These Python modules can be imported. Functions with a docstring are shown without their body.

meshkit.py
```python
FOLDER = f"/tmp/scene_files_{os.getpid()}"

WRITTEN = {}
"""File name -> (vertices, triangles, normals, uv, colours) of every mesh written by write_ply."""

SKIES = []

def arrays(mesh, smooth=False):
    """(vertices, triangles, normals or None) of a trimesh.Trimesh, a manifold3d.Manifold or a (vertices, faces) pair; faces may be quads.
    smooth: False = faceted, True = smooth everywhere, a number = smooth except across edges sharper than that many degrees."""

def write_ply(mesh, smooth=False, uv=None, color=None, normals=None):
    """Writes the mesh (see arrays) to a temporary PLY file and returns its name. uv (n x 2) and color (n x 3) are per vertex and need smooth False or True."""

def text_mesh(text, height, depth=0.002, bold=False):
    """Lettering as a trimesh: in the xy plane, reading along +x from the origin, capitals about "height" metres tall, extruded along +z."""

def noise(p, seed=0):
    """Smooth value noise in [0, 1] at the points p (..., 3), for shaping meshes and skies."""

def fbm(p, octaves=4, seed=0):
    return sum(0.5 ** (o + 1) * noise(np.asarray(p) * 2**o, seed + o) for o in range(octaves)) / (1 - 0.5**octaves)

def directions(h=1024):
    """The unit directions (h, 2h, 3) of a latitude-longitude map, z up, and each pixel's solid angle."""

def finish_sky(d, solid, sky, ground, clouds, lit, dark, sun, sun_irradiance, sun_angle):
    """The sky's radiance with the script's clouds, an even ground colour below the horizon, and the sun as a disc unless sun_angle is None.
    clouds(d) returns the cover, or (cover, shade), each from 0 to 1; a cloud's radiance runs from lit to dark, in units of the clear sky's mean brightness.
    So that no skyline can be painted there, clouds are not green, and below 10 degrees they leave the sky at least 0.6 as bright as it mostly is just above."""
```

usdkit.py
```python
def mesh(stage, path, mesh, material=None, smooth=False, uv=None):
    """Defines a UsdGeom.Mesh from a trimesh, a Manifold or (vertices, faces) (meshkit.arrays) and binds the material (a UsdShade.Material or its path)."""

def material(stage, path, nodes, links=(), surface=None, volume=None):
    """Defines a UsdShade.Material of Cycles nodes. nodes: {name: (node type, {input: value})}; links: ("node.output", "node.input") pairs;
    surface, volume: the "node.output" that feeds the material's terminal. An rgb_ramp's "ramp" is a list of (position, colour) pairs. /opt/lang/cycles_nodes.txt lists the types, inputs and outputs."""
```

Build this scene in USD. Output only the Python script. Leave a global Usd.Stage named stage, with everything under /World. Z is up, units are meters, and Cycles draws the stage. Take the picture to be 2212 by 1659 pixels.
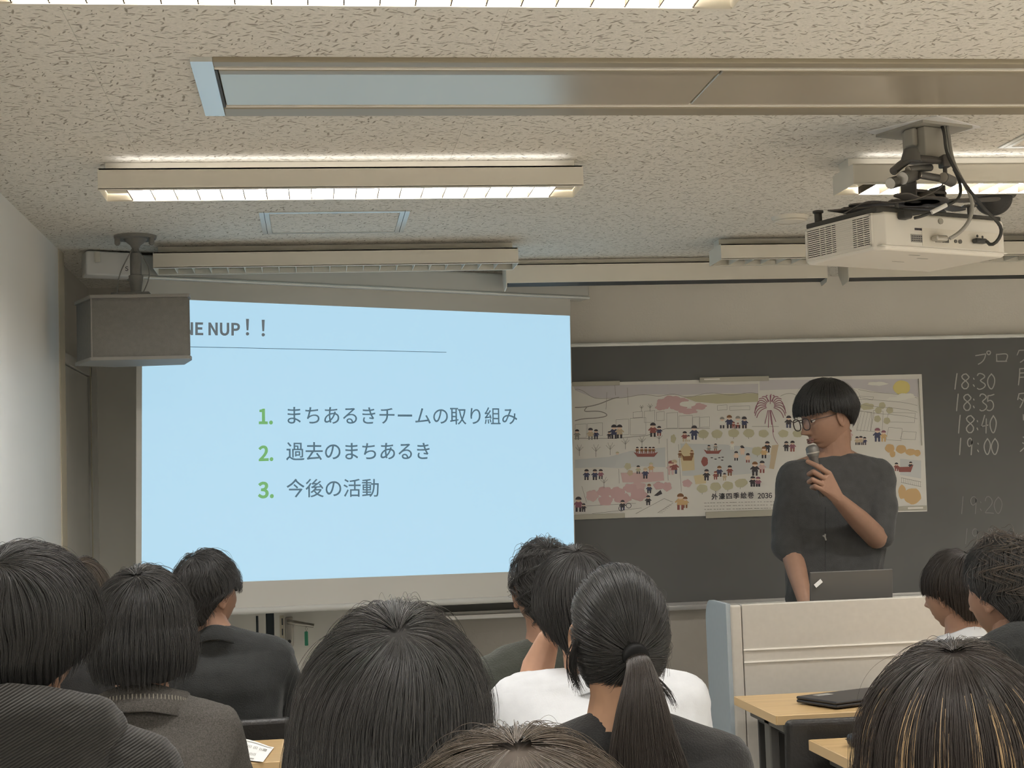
import math, random, json
import numpy as np, trimesh, manifold3d as m3
from shapely.geometry import Polygon, Point, LineString, box as sbox
from shapely import affinity
from shapely.ops import unary_union
import usdkit, meshkit
from pxr import Usd, UsdGeom, UsdLux, UsdShade, Sdf, Gf, Vt

stage = Usd.Stage.CreateInMemory()
UsdGeom.SetStageUpAxis(stage, UsdGeom.Tokens.z)
UsdGeom.SetStageMetersPerUnit(stage, 1.0)
UsdGeom.Xform.Define(stage, '/World')
# ---------------------------------------------------------------- camera, light levels, exposure
FPX, YAW, PITCH, ROLL, CZ = 3323.0, .1279, .0718, -.0336, 1.40
IW, IH = 2212, 1659
_F = np.array([math.sin(YAW)*math.cos(PITCH), math.cos(YAW)*math.cos(PITCH), math.sin(PITCH)])
_r = np.array([math.cos(YAW), -math.sin(YAW), 0.0]); _u = np.cross(_r, _F)
_c, _s = math.cos(ROLL), math.sin(ROLL)
CAM = np.stack([_c*_r+_s*_u, -_s*_r+_c*_u, _F])           # right, up, forward
cam = UsdGeom.Camera.Define(stage, '/World/camera')
_m = np.eye(4); _m[0, :3], _m[1, :3], _m[2, :3], _m[3, :3] = CAM[0], CAM[1], -CAM[2], (0, 0, CZ)
cam.AddTransformOp().Set(Gf.Matrix4d(*_m.ravel().tolist()))
cam.CreateHorizontalApertureAttr(36.0); cam.CreateVerticalApertureAttr(27.0)
cam.CreateFocalLengthAttr(36.0*FPX/IW); cam.CreateClippingRangeAttr(Gf.Vec2f(.05, 100))
cam.CreateExposureAttr(0.0)
LAMP = 39.0            # radiance of a lit fluorescent fixture
LAMP_COL = (1.0, .968, .93)
UPLIGHT = 3.2          # leak from the slots on top of the fixtures
SLIDE = (.42, .67, .83)
rng = np.random.default_rng(7); random.seed(7)

def ray(px, py):
    return CAM.T @ np.array([(px-IW/2)/FPX, -(py-IH/2)/FPX, 1.0])
def at(px, py, Y):                                        # the point of the room at depth Y seen there in the survey
    d = ray(px, py); return np.array([0, 0, CZ])+d*Y/d[1]
def atz(px, py, Z):
    d = ray(px, py); return np.array([0, 0, CZ])+d*(Z-CZ)/d[2]

# ---------------------------------------------------------------- materials
def mat(name, base, rough=.6, spec=.4, var=0, vscale=8, bump=0, bscale=40, metal=0, coat=0, emit=None, estr=0, sheen=0, stretch=None, detail=3):
    n = {'p': ('principled_bsdf', dict(base_color=base, roughness=rough, specular_ior_level=spec, metallic=metal, coat_weight=coat, sheen_weight=sheen))}
    l = []
    if emit is not None:
        n['p'][1].update(emission_color=emit, emission_strength=estr)
    if var or bump:
        n['tc'] = ('texture_coordinate', {})
        src = 'tc.object'
        if stretch:
            n['mp'] = ('mapping', {'scale': stretch}); l.append(('tc.object', 'mp.vector')); src = 'mp.vector'
    if var:
        b = np.array(base)
        n['n'] = ('noise_texture', {'scale': vscale, 'detail': detail})
        n['r'] = ('rgb_ramp', {'ramp': [(.3, tuple(b*(1-var))), (.7, tuple(np.minimum(b*(1+var), 1)))]})
        l += [(src, 'n.vector'), ('n.fac', 'r.fac'), ('r.color', 'p.base_color')]
    if bump:
        n['bn'] = ('noise_texture', {'scale': bscale, 'detail': 4})
        n['b'] = ('bump', {'strength': bump, 'distance': .01})
        l += [(src, 'bn.vector'), ('bn.fac', 'b.height'), ('b.normal', 'p.normal')]
    return usdkit.material(stage, '/World/Looks/'+name, n, l, surface='p.BSDF')

def ceiling_material():
    n = {'g': ('geometry', {}), 'p': ('principled_bsdf', {'roughness': .95, 'specular_ior_level': .1}), 'b': ('bump', {'strength': .5, 'distance': .004})}
    l = []
    prev = None
    for k, (sc, a, bb, off) in enumerate([(32, .34, .078, 0), (44, .28, .082, 3.7), (24, .37, .068, 7.3)]):
        q = f'{k}'
        n['m'+q] = ('mapping', {'scale': (sc, sc, 0), 'location': (off, off*.37, 0)})
        n['nz'+q] = ('noise_texture', {'scale': sc*1.4, 'detail': 2})
        n['wa'+q] = ('vector_math', {'math_type': 'scale', 'scale': .16})
        n['ad'+q] = ('vector_math', {'math_type': 'add'})
        n['v'+q] = ('voronoi_texture', {'scale': 1.0, 'randomness': 1.0, 'dimensions': '2D'})
        n['s'+q] = ('vector_math', {'math_type': 'subtract'})
        n['sc'+q] = ('separate_color', {})
        n['an'+q] = ('math', {'math_type': 'multiply_add', 'value2': 2.6, 'value3': -1.0})
        n['ro'+q] = ('vector_rotate', {'rotate_type': 'z_axis'})
        n['dv'+q] = ('vector_math', {'math_type': 'multiply', 'vector2': (1/a, 1/bb, 0)})
        n['ln'+q] = ('vector_math', {'math_type': 'length'})
        n['kp'+q] = ('math', {'math_type': 'multiply_add', 'value2': 1.0, 'value3': .10})
        n['q'+q] = ('math', {'math_type': 'divide'})
        n['mr'+q] = ('map_range', {'from_min': .6, 'from_max': 1.25, 'to_min': 0.0, 'to_max': 1.0, 'clamp': True})
        l += [('g.position', 'm'+q+'.vector'), ('g.position', 'nz'+q+'.vector'), ('nz'+q+'.color', 'wa'+q+'.vector1'),
              ('m'+q+'.vector', 'ad'+q+'.vector1'), ('wa'+q+'.vector', 'ad'+q+'.vector2'),
              ('ad'+q+'.vector', 'v'+q+'.vector'), ('ad'+q+'.vector', 's'+q+'.vector1'), ('v'+q+'.position', 's'+q+'.vector2'),
              ('v'+q+'.color', 'sc'+q+'.color'), ('sc'+q+'.r', 'an'+q+'.value1'), ('s'+q+'.vector', 'ro'+q+'.vector'), ('an'+q+'.value', 'ro'+q+'.angle'),
              ('ro'+q+'.vector', 'dv'+q+'.vector1'), ('dv'+q+'.vector', 'ln'+q+'.vector1'), ('sc'+q+'.g', 'kp'+q+'.value1'),
              ('ln'+q+'.value', 'q'+q+'.value1'), ('kp'+q+'.value', 'q'+q+'.value2'), ('q'+q+'.value', 'mr'+q+'.value')]
        if prev:
            n['mn'+q] = ('math', {'math_type': 'minimum'}); l += [(prev, 'mn'+q+'.value1'), ('mr'+q+'.result', 'mn'+q+'.value2')]; prev = 'mn'+q+'.value'
        else:
            prev = 'mr'+q+'.result'
    n['fine'] = ('noise_texture', {'scale': 150, 'detail': 3})
    n['big'] = ('noise_texture', {'scale': 1.2, 'detail': 2})
    n['ra'] = ('rgb_ramp', {'ramp': [(0, (.41, .37, .31)), (1, (.83, .795, .72))]})
    n['rb'] = ('rgb_ramp', {'ramp': [(.3, (.86, .86, .86)), (.7, (1, 1, 1))]})
    n['mx'] = ('mix', {'mix_type': 'multiply', 'fac': 1.0})
    n['hm'] = ('math', {'math_type': 'multiply_add', 'value2': .25, 'value3': 0})
    l += [('g.position', 'fine.vector'), ('g.position', 'big.vector'), (prev, 'ra.fac'), ('fine.fac', 'rb.fac'), ('ra.color', 'mx.color1'), ('rb.color', 'mx.color2'),
          ('mx.color', 'p.base_color'), ('fine.fac', 'hm.value1'), (prev, 'hm.value3'), ('hm.value', 'b.height'), ('b.normal', 'p.normal')]
    return usdkit.material(stage, '/World/Looks/ceiling_board', n, l, surface='p.BSDF')

def emitter(name, col, strength, glossy=False):
    return usdkit.material(stage, '/World/Looks/'+name, {'e': ('emission', {'color': col, 'strength': strength})}, [], surface='e.emission')

def glass_material(name, tint=(.97, .97, .97), refl=.05):
    return usdkit.material(stage, '/World/Looks/'+name, {'t': ('transparent_bsdf', {'color': tint}), 'g': ('glossy_bsdf', {'roughness': .05}), 'm': ('mix_closure', {'fac': refl})},
                           [('t.BSDF', 'm.closure1'), ('g.BSDF', 'm.closure2')], surface='m.closure')

def wood_material():
    n = {'tc': ('texture_coordinate', {}), 'mp': ('mapping', {'scale': (1.2, 30, 30)}), 'n': ('noise_texture', {'scale': 2.0, 'detail': 5, 'distortion': .6}),
         'r': ('rgb_ramp', {'ramp': [(.3, (.50, .335, .155)), (.7, (.60, .42, .21))]}), 'p': ('principled_bsdf', {'roughness': .38})}
    return usdkit.material(stage, '/World/Looks/maple_laminate', n, [('tc.object', 'mp.vector'), ('mp.vector', 'n.vector'), ('n.fac', 'r.fac'), ('r.color', 'p.base_color')], surface='p.BSDF')

def rib_material(name, base, scale, rot=(0, 0, 0), strength=.8):
    b = np.array(base)
    n = {'tc': ('texture_coordinate', {}), 'mp': ('mapping', {'rotation': rot}), 'w': ('wave_texture', {'scale': scale, 'distortion': .5, 'detail': 1, 'bands_direction': 'z', 'wave_type': 'bands'}),
         'r': ('rgb_ramp', {'ramp': [(0, tuple(b*.5)), (1, tuple(b*1.5))]}), 'b': ('bump', {'strength': strength, 'distance': .004}),
         'p': ('principled_bsdf', {'roughness': .95, 'specular_ior_level': .15, 'sheen_weight': .2})}
    return usdkit.material(stage, '/World/Looks/'+name, n, [('tc.object', 'mp.vector'), ('mp.vector', 'w.vector'), ('w.fac', 'r.fac'), ('r.color', 'p.base_color'), ('w.fac', 'b.height'), ('b.normal', 'p.normal')], surface='p.BSDF')

def hair_material(name, base, rough=.38, spec=.5, var=.35):
    b = np.array(base)
    n = {'h': ('hair_info', {}), 'w': ('white_noise_texture', {'dimensions': '1D'}), 'r': ('rgb_ramp', {'ramp': [(0, tuple(b*(1-var))), (1, tuple(b*(1+var)))]}),
         'p': ('principled_bsdf', {'roughness': rough, 'specular_ior_level': spec})}
    return usdkit.material(stage, '/World/Looks/'+name, n, [('h.index', 'w.w'), ('w.value', 'r.fac'), ('r.color', 'p.base_color')], surface='p.BSDF')

M = {}
M['ceiling'] = ceiling_material()
M['wall'] = mat('painted_wall', (.80, .765, .70), .55, .4, var=.03, vscale=3, bump=.15, bscale=90)
M['wall_white'] = mat('white_wall', (.87, .855, .82), .42, .5, var=.02, vscale=2, bump=.12, bscale=60, stretch=(1, 1, .06))
M['wall_low'] = mat('lower_wall', (.40, .375, .335), .6, .3, var=.04, vscale=5, bump=.15, bscale=90)
M['floor'] = mat('floor_vinyl', (.78, .75, .68), .5, .4, var=.08, vscale=20)
M['door_grey'] = mat('grey_door_paint', (.74, .73, .69), .5, .4, var=.03, vscale=4)
M['door_beige'] = mat('beige_door_paint', (.82, .805, .75), .5, .4, var=.03, vscale=4)
M['door_gap'] = mat('door_gap_dark', (.05, .062, .07), .7, .3)
M['trim'] = mat('cream_trim', (.62, .57, .46), .5, .4)
M['enamel'] = mat('white_enamel', (.76, .72, .63), .45, .4, var=.02)
M['enamel_beige'] = mat('beige_enamel', (.84, .79, .69), .5, .4, var=.02)
M['alu'] = mat('aluminium', (.66, .66, .66), .35, .5, metal=.85)
M['alu_white'] = mat('white_aluminium', (.70, .72, .70), .22, .6, metal=.35)
M['satin'] = mat('satin_panel', (.60, .53, .42), .26, .6, metal=.45)
M['trough'] = mat('trough_enamel', (.36, .315, .235), .42, .5, metal=.2)
M['lamp'] = emitter('fluorescent_light', LAMP_COL, LAMP)
M['uplight'] = emitter('fluorescent_leak', LAMP_COL, UPLIGHT)
M['reflector_off'] = mat('unlit_reflector', (.62, .60, .50), .3, .5, metal=.3)
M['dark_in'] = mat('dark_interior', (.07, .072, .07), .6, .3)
M['slide'] = mat('slide_light', (.12, .12, .12), .8, .1, emit=SLIDE, estr=1.0)
M['slide_text'] = mat('slide_text_grey', (.1, .1, .1), .8, .1, emit=(.055, .13, .185), estr=1.0)
M['slide_title'] = mat('slide_title_grey', (.1, .1, .1), .8, .1, emit=(.10, .125, .14), estr=1.0)
M['slide_green'] = mat('slide_number_green', (.1, .1, .1), .8, .1, emit=(.14, .40, .13), estr=1.0)
M['fabric'] = mat('screen_fabric', (.60, .59, .55), .85, .2)
M['casing'] = mat('screen_casing', (.56, .56, .53), .5, .4)
M['black'] = mat('black_plastic', (.035, .034, .032), .5, .4)
M['speaker'] = mat('speaker_grey', (.22, .215, .20), .75, .3, var=.05, vscale=60, bump=.3, bscale=400)
M['speaker_edge'] = mat('speaker_edge_grey', (.30, .29, .27), .6, .3)
M['board'] = mat('blackboard_paint', (.160, .162, .158), .85, .25, var=.10, vscale=1.6)
M['chalk'] = mat('chalk', (.47, .47, .45), .95, .1)
M['chalk_faint'] = mat('faint_chalk', (.27, .27, .26), .95, .1)
M['paper'] = mat('poster_paper', (.80, .78, .73), .6, .3, var=.02)
M['paper_white'] = mat('white_paper', (.86, .86, .84), .6, .3)
M['magnet'] = mat('magnet_bar_khaki', (.50, .48, .40), .5, .4)
M['lectern'] = mat('lectern_laminate', (.50, .475, .425), .5, .4, var=.03, vscale=50)
M['lectern_end'] = mat('lectern_end_grey', (.35, .40, .43), .45, .4, var=.02, vscale=50)
M['line_white'] = mat('white_line', (.85, .82, .76), .4, .4)
M['wood'] = wood_material()
M['wood_edge'] = mat('maple_edge', (.66, .47, .25), .4, .4)
M['desk_dark'] = mat('desk_charcoal', (.045, .044, .042), .55, .35)
M['steel_dark'] = mat('dark_steel', (.16, .155, .145), .4, .5, metal=.4)
M['chrome'] = mat('brushed_chrome', (.50, .48, .44), .28, .5, metal=.95)
M['leather'] = mat('black_leather', (.032, .031, .030), .38, .4, bump=.2, bscale=120)
M['laptop'] = mat('black_laptop', (.035, .034, .036), .45, .4)
M['laptop_grey'] = mat('grey_laptop', (.105, .10, .093), .5, .35)
M['projector'] = mat('projector_white', (.80, .77, .70), .42, .45)
M['projector_dark'] = mat('projector_dark', (.06, .058, .052), .55, .4)
M['projector_in'] = mat('vent_dark', (.035, .035, .033), .8, .2)
M['cable_grey'] = mat('grey_cable', (.34, .33, .30), .5, .4)
M['cable_black'] = mat('black_cable', (.05, .05, .047), .5, .4)
M['mount'] = mat('mount_grey', (.40, .38, .33), .45, .4, metal=.2)
M['mount_dark'] = mat('mount_dark', (.115, .105, .095), .5, .4, metal=.2)
M['label_grey'] = mat('label_grey', (.36, .35, .32), .6, .3)
M['print_dark'] = mat('print_dark', (.10, .10, .10), .7, .3)
M['green_tag'] = mat('green_tag', (.04, .30, .18), .4, .4)
M['skin_warm'] = mat('skin_warm', (.32, .185, .125), .5, .4, var=.06, vscale=30)
M['skin_pale'] = mat('skin_pale', (.58, .34, .23), .5, .4, var=.06, vscale=30)
M['skin_tan'] = mat('skin_tan', (.40, .23, .14), .5, .4, var=.06, vscale=30)
M['lip'] = mat('lip_tone', (.25, .125, .10), .45, .4)
M['eye_white'] = mat('eye_white', (.62, .58, .54), .3, .5)
M['eye_dark'] = mat('eye_dark', (.02, .014, .01), .2, .5)
M['glasses'] = mat('brown_frame', (.06, .036, .028), .3, .5)
M['glass'] = glass_material('spectacle_glass')
M['cloth_black'] = mat('black_cloth', (.030, .030, .030), .92, .2, sheen=.15, var=.12, vscale=30, bump=.3, bscale=300)
M['cloth_soft_black'] = mat('soft_black_cloth', (.062, .063, .062), .92, .2, sheen=.15, var=.12, vscale=30, bump=.25, bscale=300)
M['cloth_charcoal'] = mat('charcoal_cloth', (.030, .032, .032), .9, .2, sheen=.15, var=.1, vscale=30, bump=.3, bscale=260)
M['cloth_green'] = mat('dark_green_cloth', (.055, .060, .050), .92, .2, sheen=.2, var=.12, vscale=25, bump=.3, bscale=200)
M['cloth_white'] = mat('white_shirt', (.62, .64, .665), .85, .2, var=.03, vscale=40, bump=.06, bscale=260)
M['denim'] = mat('black_denim', (.095, .089, .081), .92, .2, var=.34, vscale=330, bump=.4, bscale=520, detail=5)
M['denim_stitch'] = mat('denim_stitch', (.27, .25, .21), .9, .2)
M['hoodie_rib'] = rib_material('ribbed_hoodie', (.036, .034, .032), 72, (0, .5, .7), .55)
M['trousers'] = mat('dark_trousers', (.05, .05, .055), .9, .2)
M['white_soft'] = mat('white_enamel_soft', (.8, .79, .77), .5, .4)
HB = (.036, .035, .034)
M['hair'] = hair_material('black_hair', HB); M['hair_cap'] = mat('black_hair_base', (.026, .025, .024), .6, .3)
M['hair_brown'] = hair_material('brown_hair', (.085, .066, .050)); M['hair_brown_cap'] = mat('brown_hair_base', (.06, .046, .035), .6, .3)
M['hair_dark_brown'] = hair_material('dark_brown_hair', (.034, .027, .023)); M['hair_dark_brown_cap'] = mat('dark_brown_hair_base', (.024, .019, .016), .6, .3)
M['hair_blonde'] = hair_material('blonde_highlights', (.42, .29, .155), var=.3)
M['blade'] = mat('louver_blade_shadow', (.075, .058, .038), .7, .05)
M['hair_band'] = mat('black_hair_band', (.012, .012, .012), .8, .2)
PRINT = dict(pink=(.50, .36, .35), rose=(.47, .32, .32), olive=(.41, .39, .27), yellow=(.52, .44, .28), moon=(.56, .48, .19), water=(.47, .48, .475), dusk=(.46, .44, .45), line=(.24, .23, .21),
             dark=(.055, .05, .055), red=(.24, .09, .08), brown=(.20, .10, .05), navy=(.06, .065, .11), skinp=(.60, .47, .38), tan=(.44, .36, .25), plum=(.24, .11, .14), orange=(.48, .33, .17), white=(.62, .60, .55))
for k, c in PRINT.items():
    c = tuple(min(.85, 1.4*q) for q in c)
    M['print_'+k] = mat('print_'+k+'_ink', c, .65, .3)

# ---------------------------------------------------------------- helpers
_names = {}
def numbered(parent, name):
    k = (parent, name); _names[k] = _names.get(k, -1)+1
    return name if _names[k] == 0 else f'{name}_{_names[k]:03d}'
LOC = {}
def keys(p, label=None, cat=None, group=None, kind=None):
    for k, v in (('label', label), ('category', cat), ('group', group), ('kind', kind)):
        if v: p.SetCustomDataByKey(k, v)
    return p
def thing(name, label, cat, loc=(0, 0, 0), group=None, kind=None):
    path = '/World/'+numbered('/World', name)
    x = UsdGeom.Xform.Define(stage, path); x.AddTranslateOp().Set(Gf.Vec3d(*map(float, loc)))
    LOC[path] = np.array(loc, float)
    return keys(x.GetPrim(), label, cat, group, kind)
def V(m, smooth=False):
    return meshkit.arrays(m, smooth)
def part(root, name, mesh, m, smooth=30, label=None, kind=None, uv=None):
    """a mesh in room coordinates, under its thing or part"""
    path = str(root.GetPath()); top = '/'.join(path.split('/')[:3]); off = LOC.get(top, np.zeros(3))
    if not hasattr(mesh, 'to_mesh') and not isinstance(mesh, (tuple, list)):
        mesh = mesh.copy()
        mesh.apply_translation(-off)
    elif hasattr(mesh, 'to_mesh'):
        mesh = mesh.translate((-off).tolist())
    else:
        mesh = (np.asarray(mesh[0])-off, mesh[1])
    p = usdkit.mesh(stage, path+'/'+numbered(path, name), mesh, M[m] if isinstance(m, str) else m, smooth=smooth).GetPrim()
    return keys(p, label, None, None, kind)
def solo(name, mesh, m, label=None, cat=None, group=None, kind=None, smooth=30):
    p = usdkit.mesh(stage, '/World/'+numbered('/World', name), mesh, M[m] if isinstance(m, str) else m, smooth=smooth).GetPrim()
    return keys(p, label, cat, group, kind)
def copy_thing(src, loc, label, rotz=0, group=None):
    was = src.GetCustomData()
    base = src.GetName().rstrip('0123456789').rstrip('_') if src.GetName()[-1].isdigit() else src.GetName()
    path = '/World/'+numbered('/World', base)
    x = UsdGeom.Xform.Define(stage, path); x.AddTranslateOp().Set(Gf.Vec3d(*map(float, loc)))
    if rotz: x.AddRotateZOp().Set(float(rotz))
    p = x.GetPrim(); keys(p, label, was.get('category'), group or was.get('group'))
    p.GetReferences().AddInternalReference(src.GetPath()); p.SetInstanceable(True)
    return p
def curves(root, name, pts, width, m, kind='stuff', label=None):
    """pts: list of (k,3) arrays in room coordinates"""
    path = str(root.GetPath()); top = '/'.join(path.split('/')[:3]); off = LOC.get(top, np.zeros(3))
    c = UsdGeom.BasisCurves.Define(stage, path+'/'+numbered(path, name))
    cnt = [len(p) for p in pts]
    c.CreateTypeAttr('linear'); c.CreateWrapAttr('nonperiodic')
    c.CreatePointsAttr(Vt.Vec3fArray.FromNumpy((np.vstack(pts)-off).astype(np.float32)))
    c.CreateCurveVertexCountsAttr(Vt.IntArray(cnt))
    w = np.concatenate([width*np.linspace(1, .45, k) for k in cnt]) if np.isscalar(width) else width
    c.CreateWidthsAttr(Vt.FloatArray.FromNumpy(w.astype(np.float32))); c.SetWidthsInterpolation('vertex')
    UsdShade.MaterialBindingAPI.Apply(c.GetPrim()).Bind(M[m])
    return keys(c.GetPrim(), label, None, None, kind)

cat = trimesh.util.concatenate
def bx(x0, x1, y0, y1, z0, z1):
    b = trimesh.creation.box((x1-x0, y1-y0, z1-z0)); b.apply_translation(((x0+x1)/2, (y0+y1)/2, (z0+z1)/2)); return b
def hull(pts_r, seg=12):
    return m3.Manifold.batch_hull([m3.Manifold.sphere(float(r), seg).translate([float(c) for c in p]) for p, r in pts_r])
def tm(man):
    m = man.to_mesh(); return trimesh.Trimesh(np.array(m.vert_properties[:, :3], float), np.array(m.tri_verts), process=False)
def rbox(x0, x1, y0, y1, z0, z1, r=.005, seg=8):
    r = min(r, (x1-x0)/2.01, (y1-y0)/2.01, (z1-z0)/2.01)
    return tm(hull([((x, y, z), r) for x in (x0+r, x1-r) for y in (y0+r, y1-r) for z in (z0+r, z1-r)], seg))
def tube(path, r, seg=10, cap=True, flat=1.0):
    P = np.asarray(path, float); n = len(P); R = np.full(n, r) if np.isscalar(r) else np.asarray(r, float)
    T = np.gradient(P, axis=0); T /= np.linalg.norm(T, axis=1, keepdims=True)+1e-12
    up = np.array([0, 0, 1.]) if abs(T[0][2]) < .9 else np.array([1., 0, 0])
    N = np.cross(T[0], up); N /= np.linalg.norm(N); v = []
    a = np.linspace(0, 2*np.pi, seg, endpoint=False)
    for i in range(n):
        N = N-T[i]*(N@T[i]); N /= np.linalg.norm(N); B = np.cross(T[i], N)
        v.append(P[i]+R[i]*(np.cos(a)[:, None]*N+np.sin(a)[:, None]*B*flat))
    v = np.vstack(v); f = []
    for i in range(n-1):
        for j in range(seg):
            k = (j+1) % seg; f += [[i*seg+j, i*seg+k, (i+1)*seg+k], [i*seg+j, (i+1)*seg+k, (i+1)*seg+j]]
    if cap:
        v = np.vstack([v, P[0], P[-1]]); c0, c1 = len(v)-2, len(v)-1
        for j in range(seg):
            k = (j+1) % seg; f += [[c0, k, j], [c1, (n-1)*seg+j, (n-1)*seg+k]]
    t = trimesh.Trimesh(v, f, process=False); t.fix_normals() if n < 3 else None
    if t.volume < 0: t.invert()
    return t
def spline(ctrl, n=24):
    from scipy.interpolate import CubicSpline
    C = np.asarray(ctrl, float); C = C[np.r_[True, np.linalg.norm(np.diff(C, axis=0), axis=1) > 1e-9]]; s = np.r_[0, np.cumsum(np.linalg.norm(np.diff(C, axis=0), axis=1))]
    return CubicSpline(s, C)(np.linspace(0, s[-1], n))
def lathe(profile, seg=24, c=(0, 0, 0)):
    t = trimesh.creation.revolve(np.asarray(profile, float), sections=seg); t.apply_translation(c)
    if t.volume < 0: t.invert()
    return t
def prism(poly, axis, lo, hi):
    """extrude a 2-D polygon along an axis: 'x' -> polygon in (y,z); 'y' -> (x,z); 'z' -> (x,y)"""
    p = poly if hasattr(poly, 'exterior') else Polygon(poly)
    t = trimesh.creation.extrude_polygon(p, hi-lo, engine='earcut'); v = t.vertices.copy(); v[:, 2] += lo
    t.vertices = v[:, [2, 0, 1]] if axis == 'x' else (v[:, [0, 2, 1]] if axis == 'y' else v)
    if t.volume < 0: t.invert()
    return t
def frame_map(t, O, U, Vv, N):
    t = t.copy(); v = t.vertices; t.vertices = np.asarray(O)+v[:, :1]*U+v[:, 1:2]*Vv+v[:, 2:3]*N
    if t.volume < 0: t.invert()
    return t
def rot_z(a):
    c, s = math.cos(a), math.sin(a); return np.array([[c, -s, 0], [s, c, 0], [0, 0, 1.]])
def rot_x(a):
    c, s = math.cos(a), math.sin(a); return np.array([[1, 0, 0], [0, c, -s], [0, s, c]])
def rot_y(a):
    c, s = math.cos(a), math.sin(a); return np.array([[c, 0, s], [0, 1, 0], [-s, 0, c]])
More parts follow.
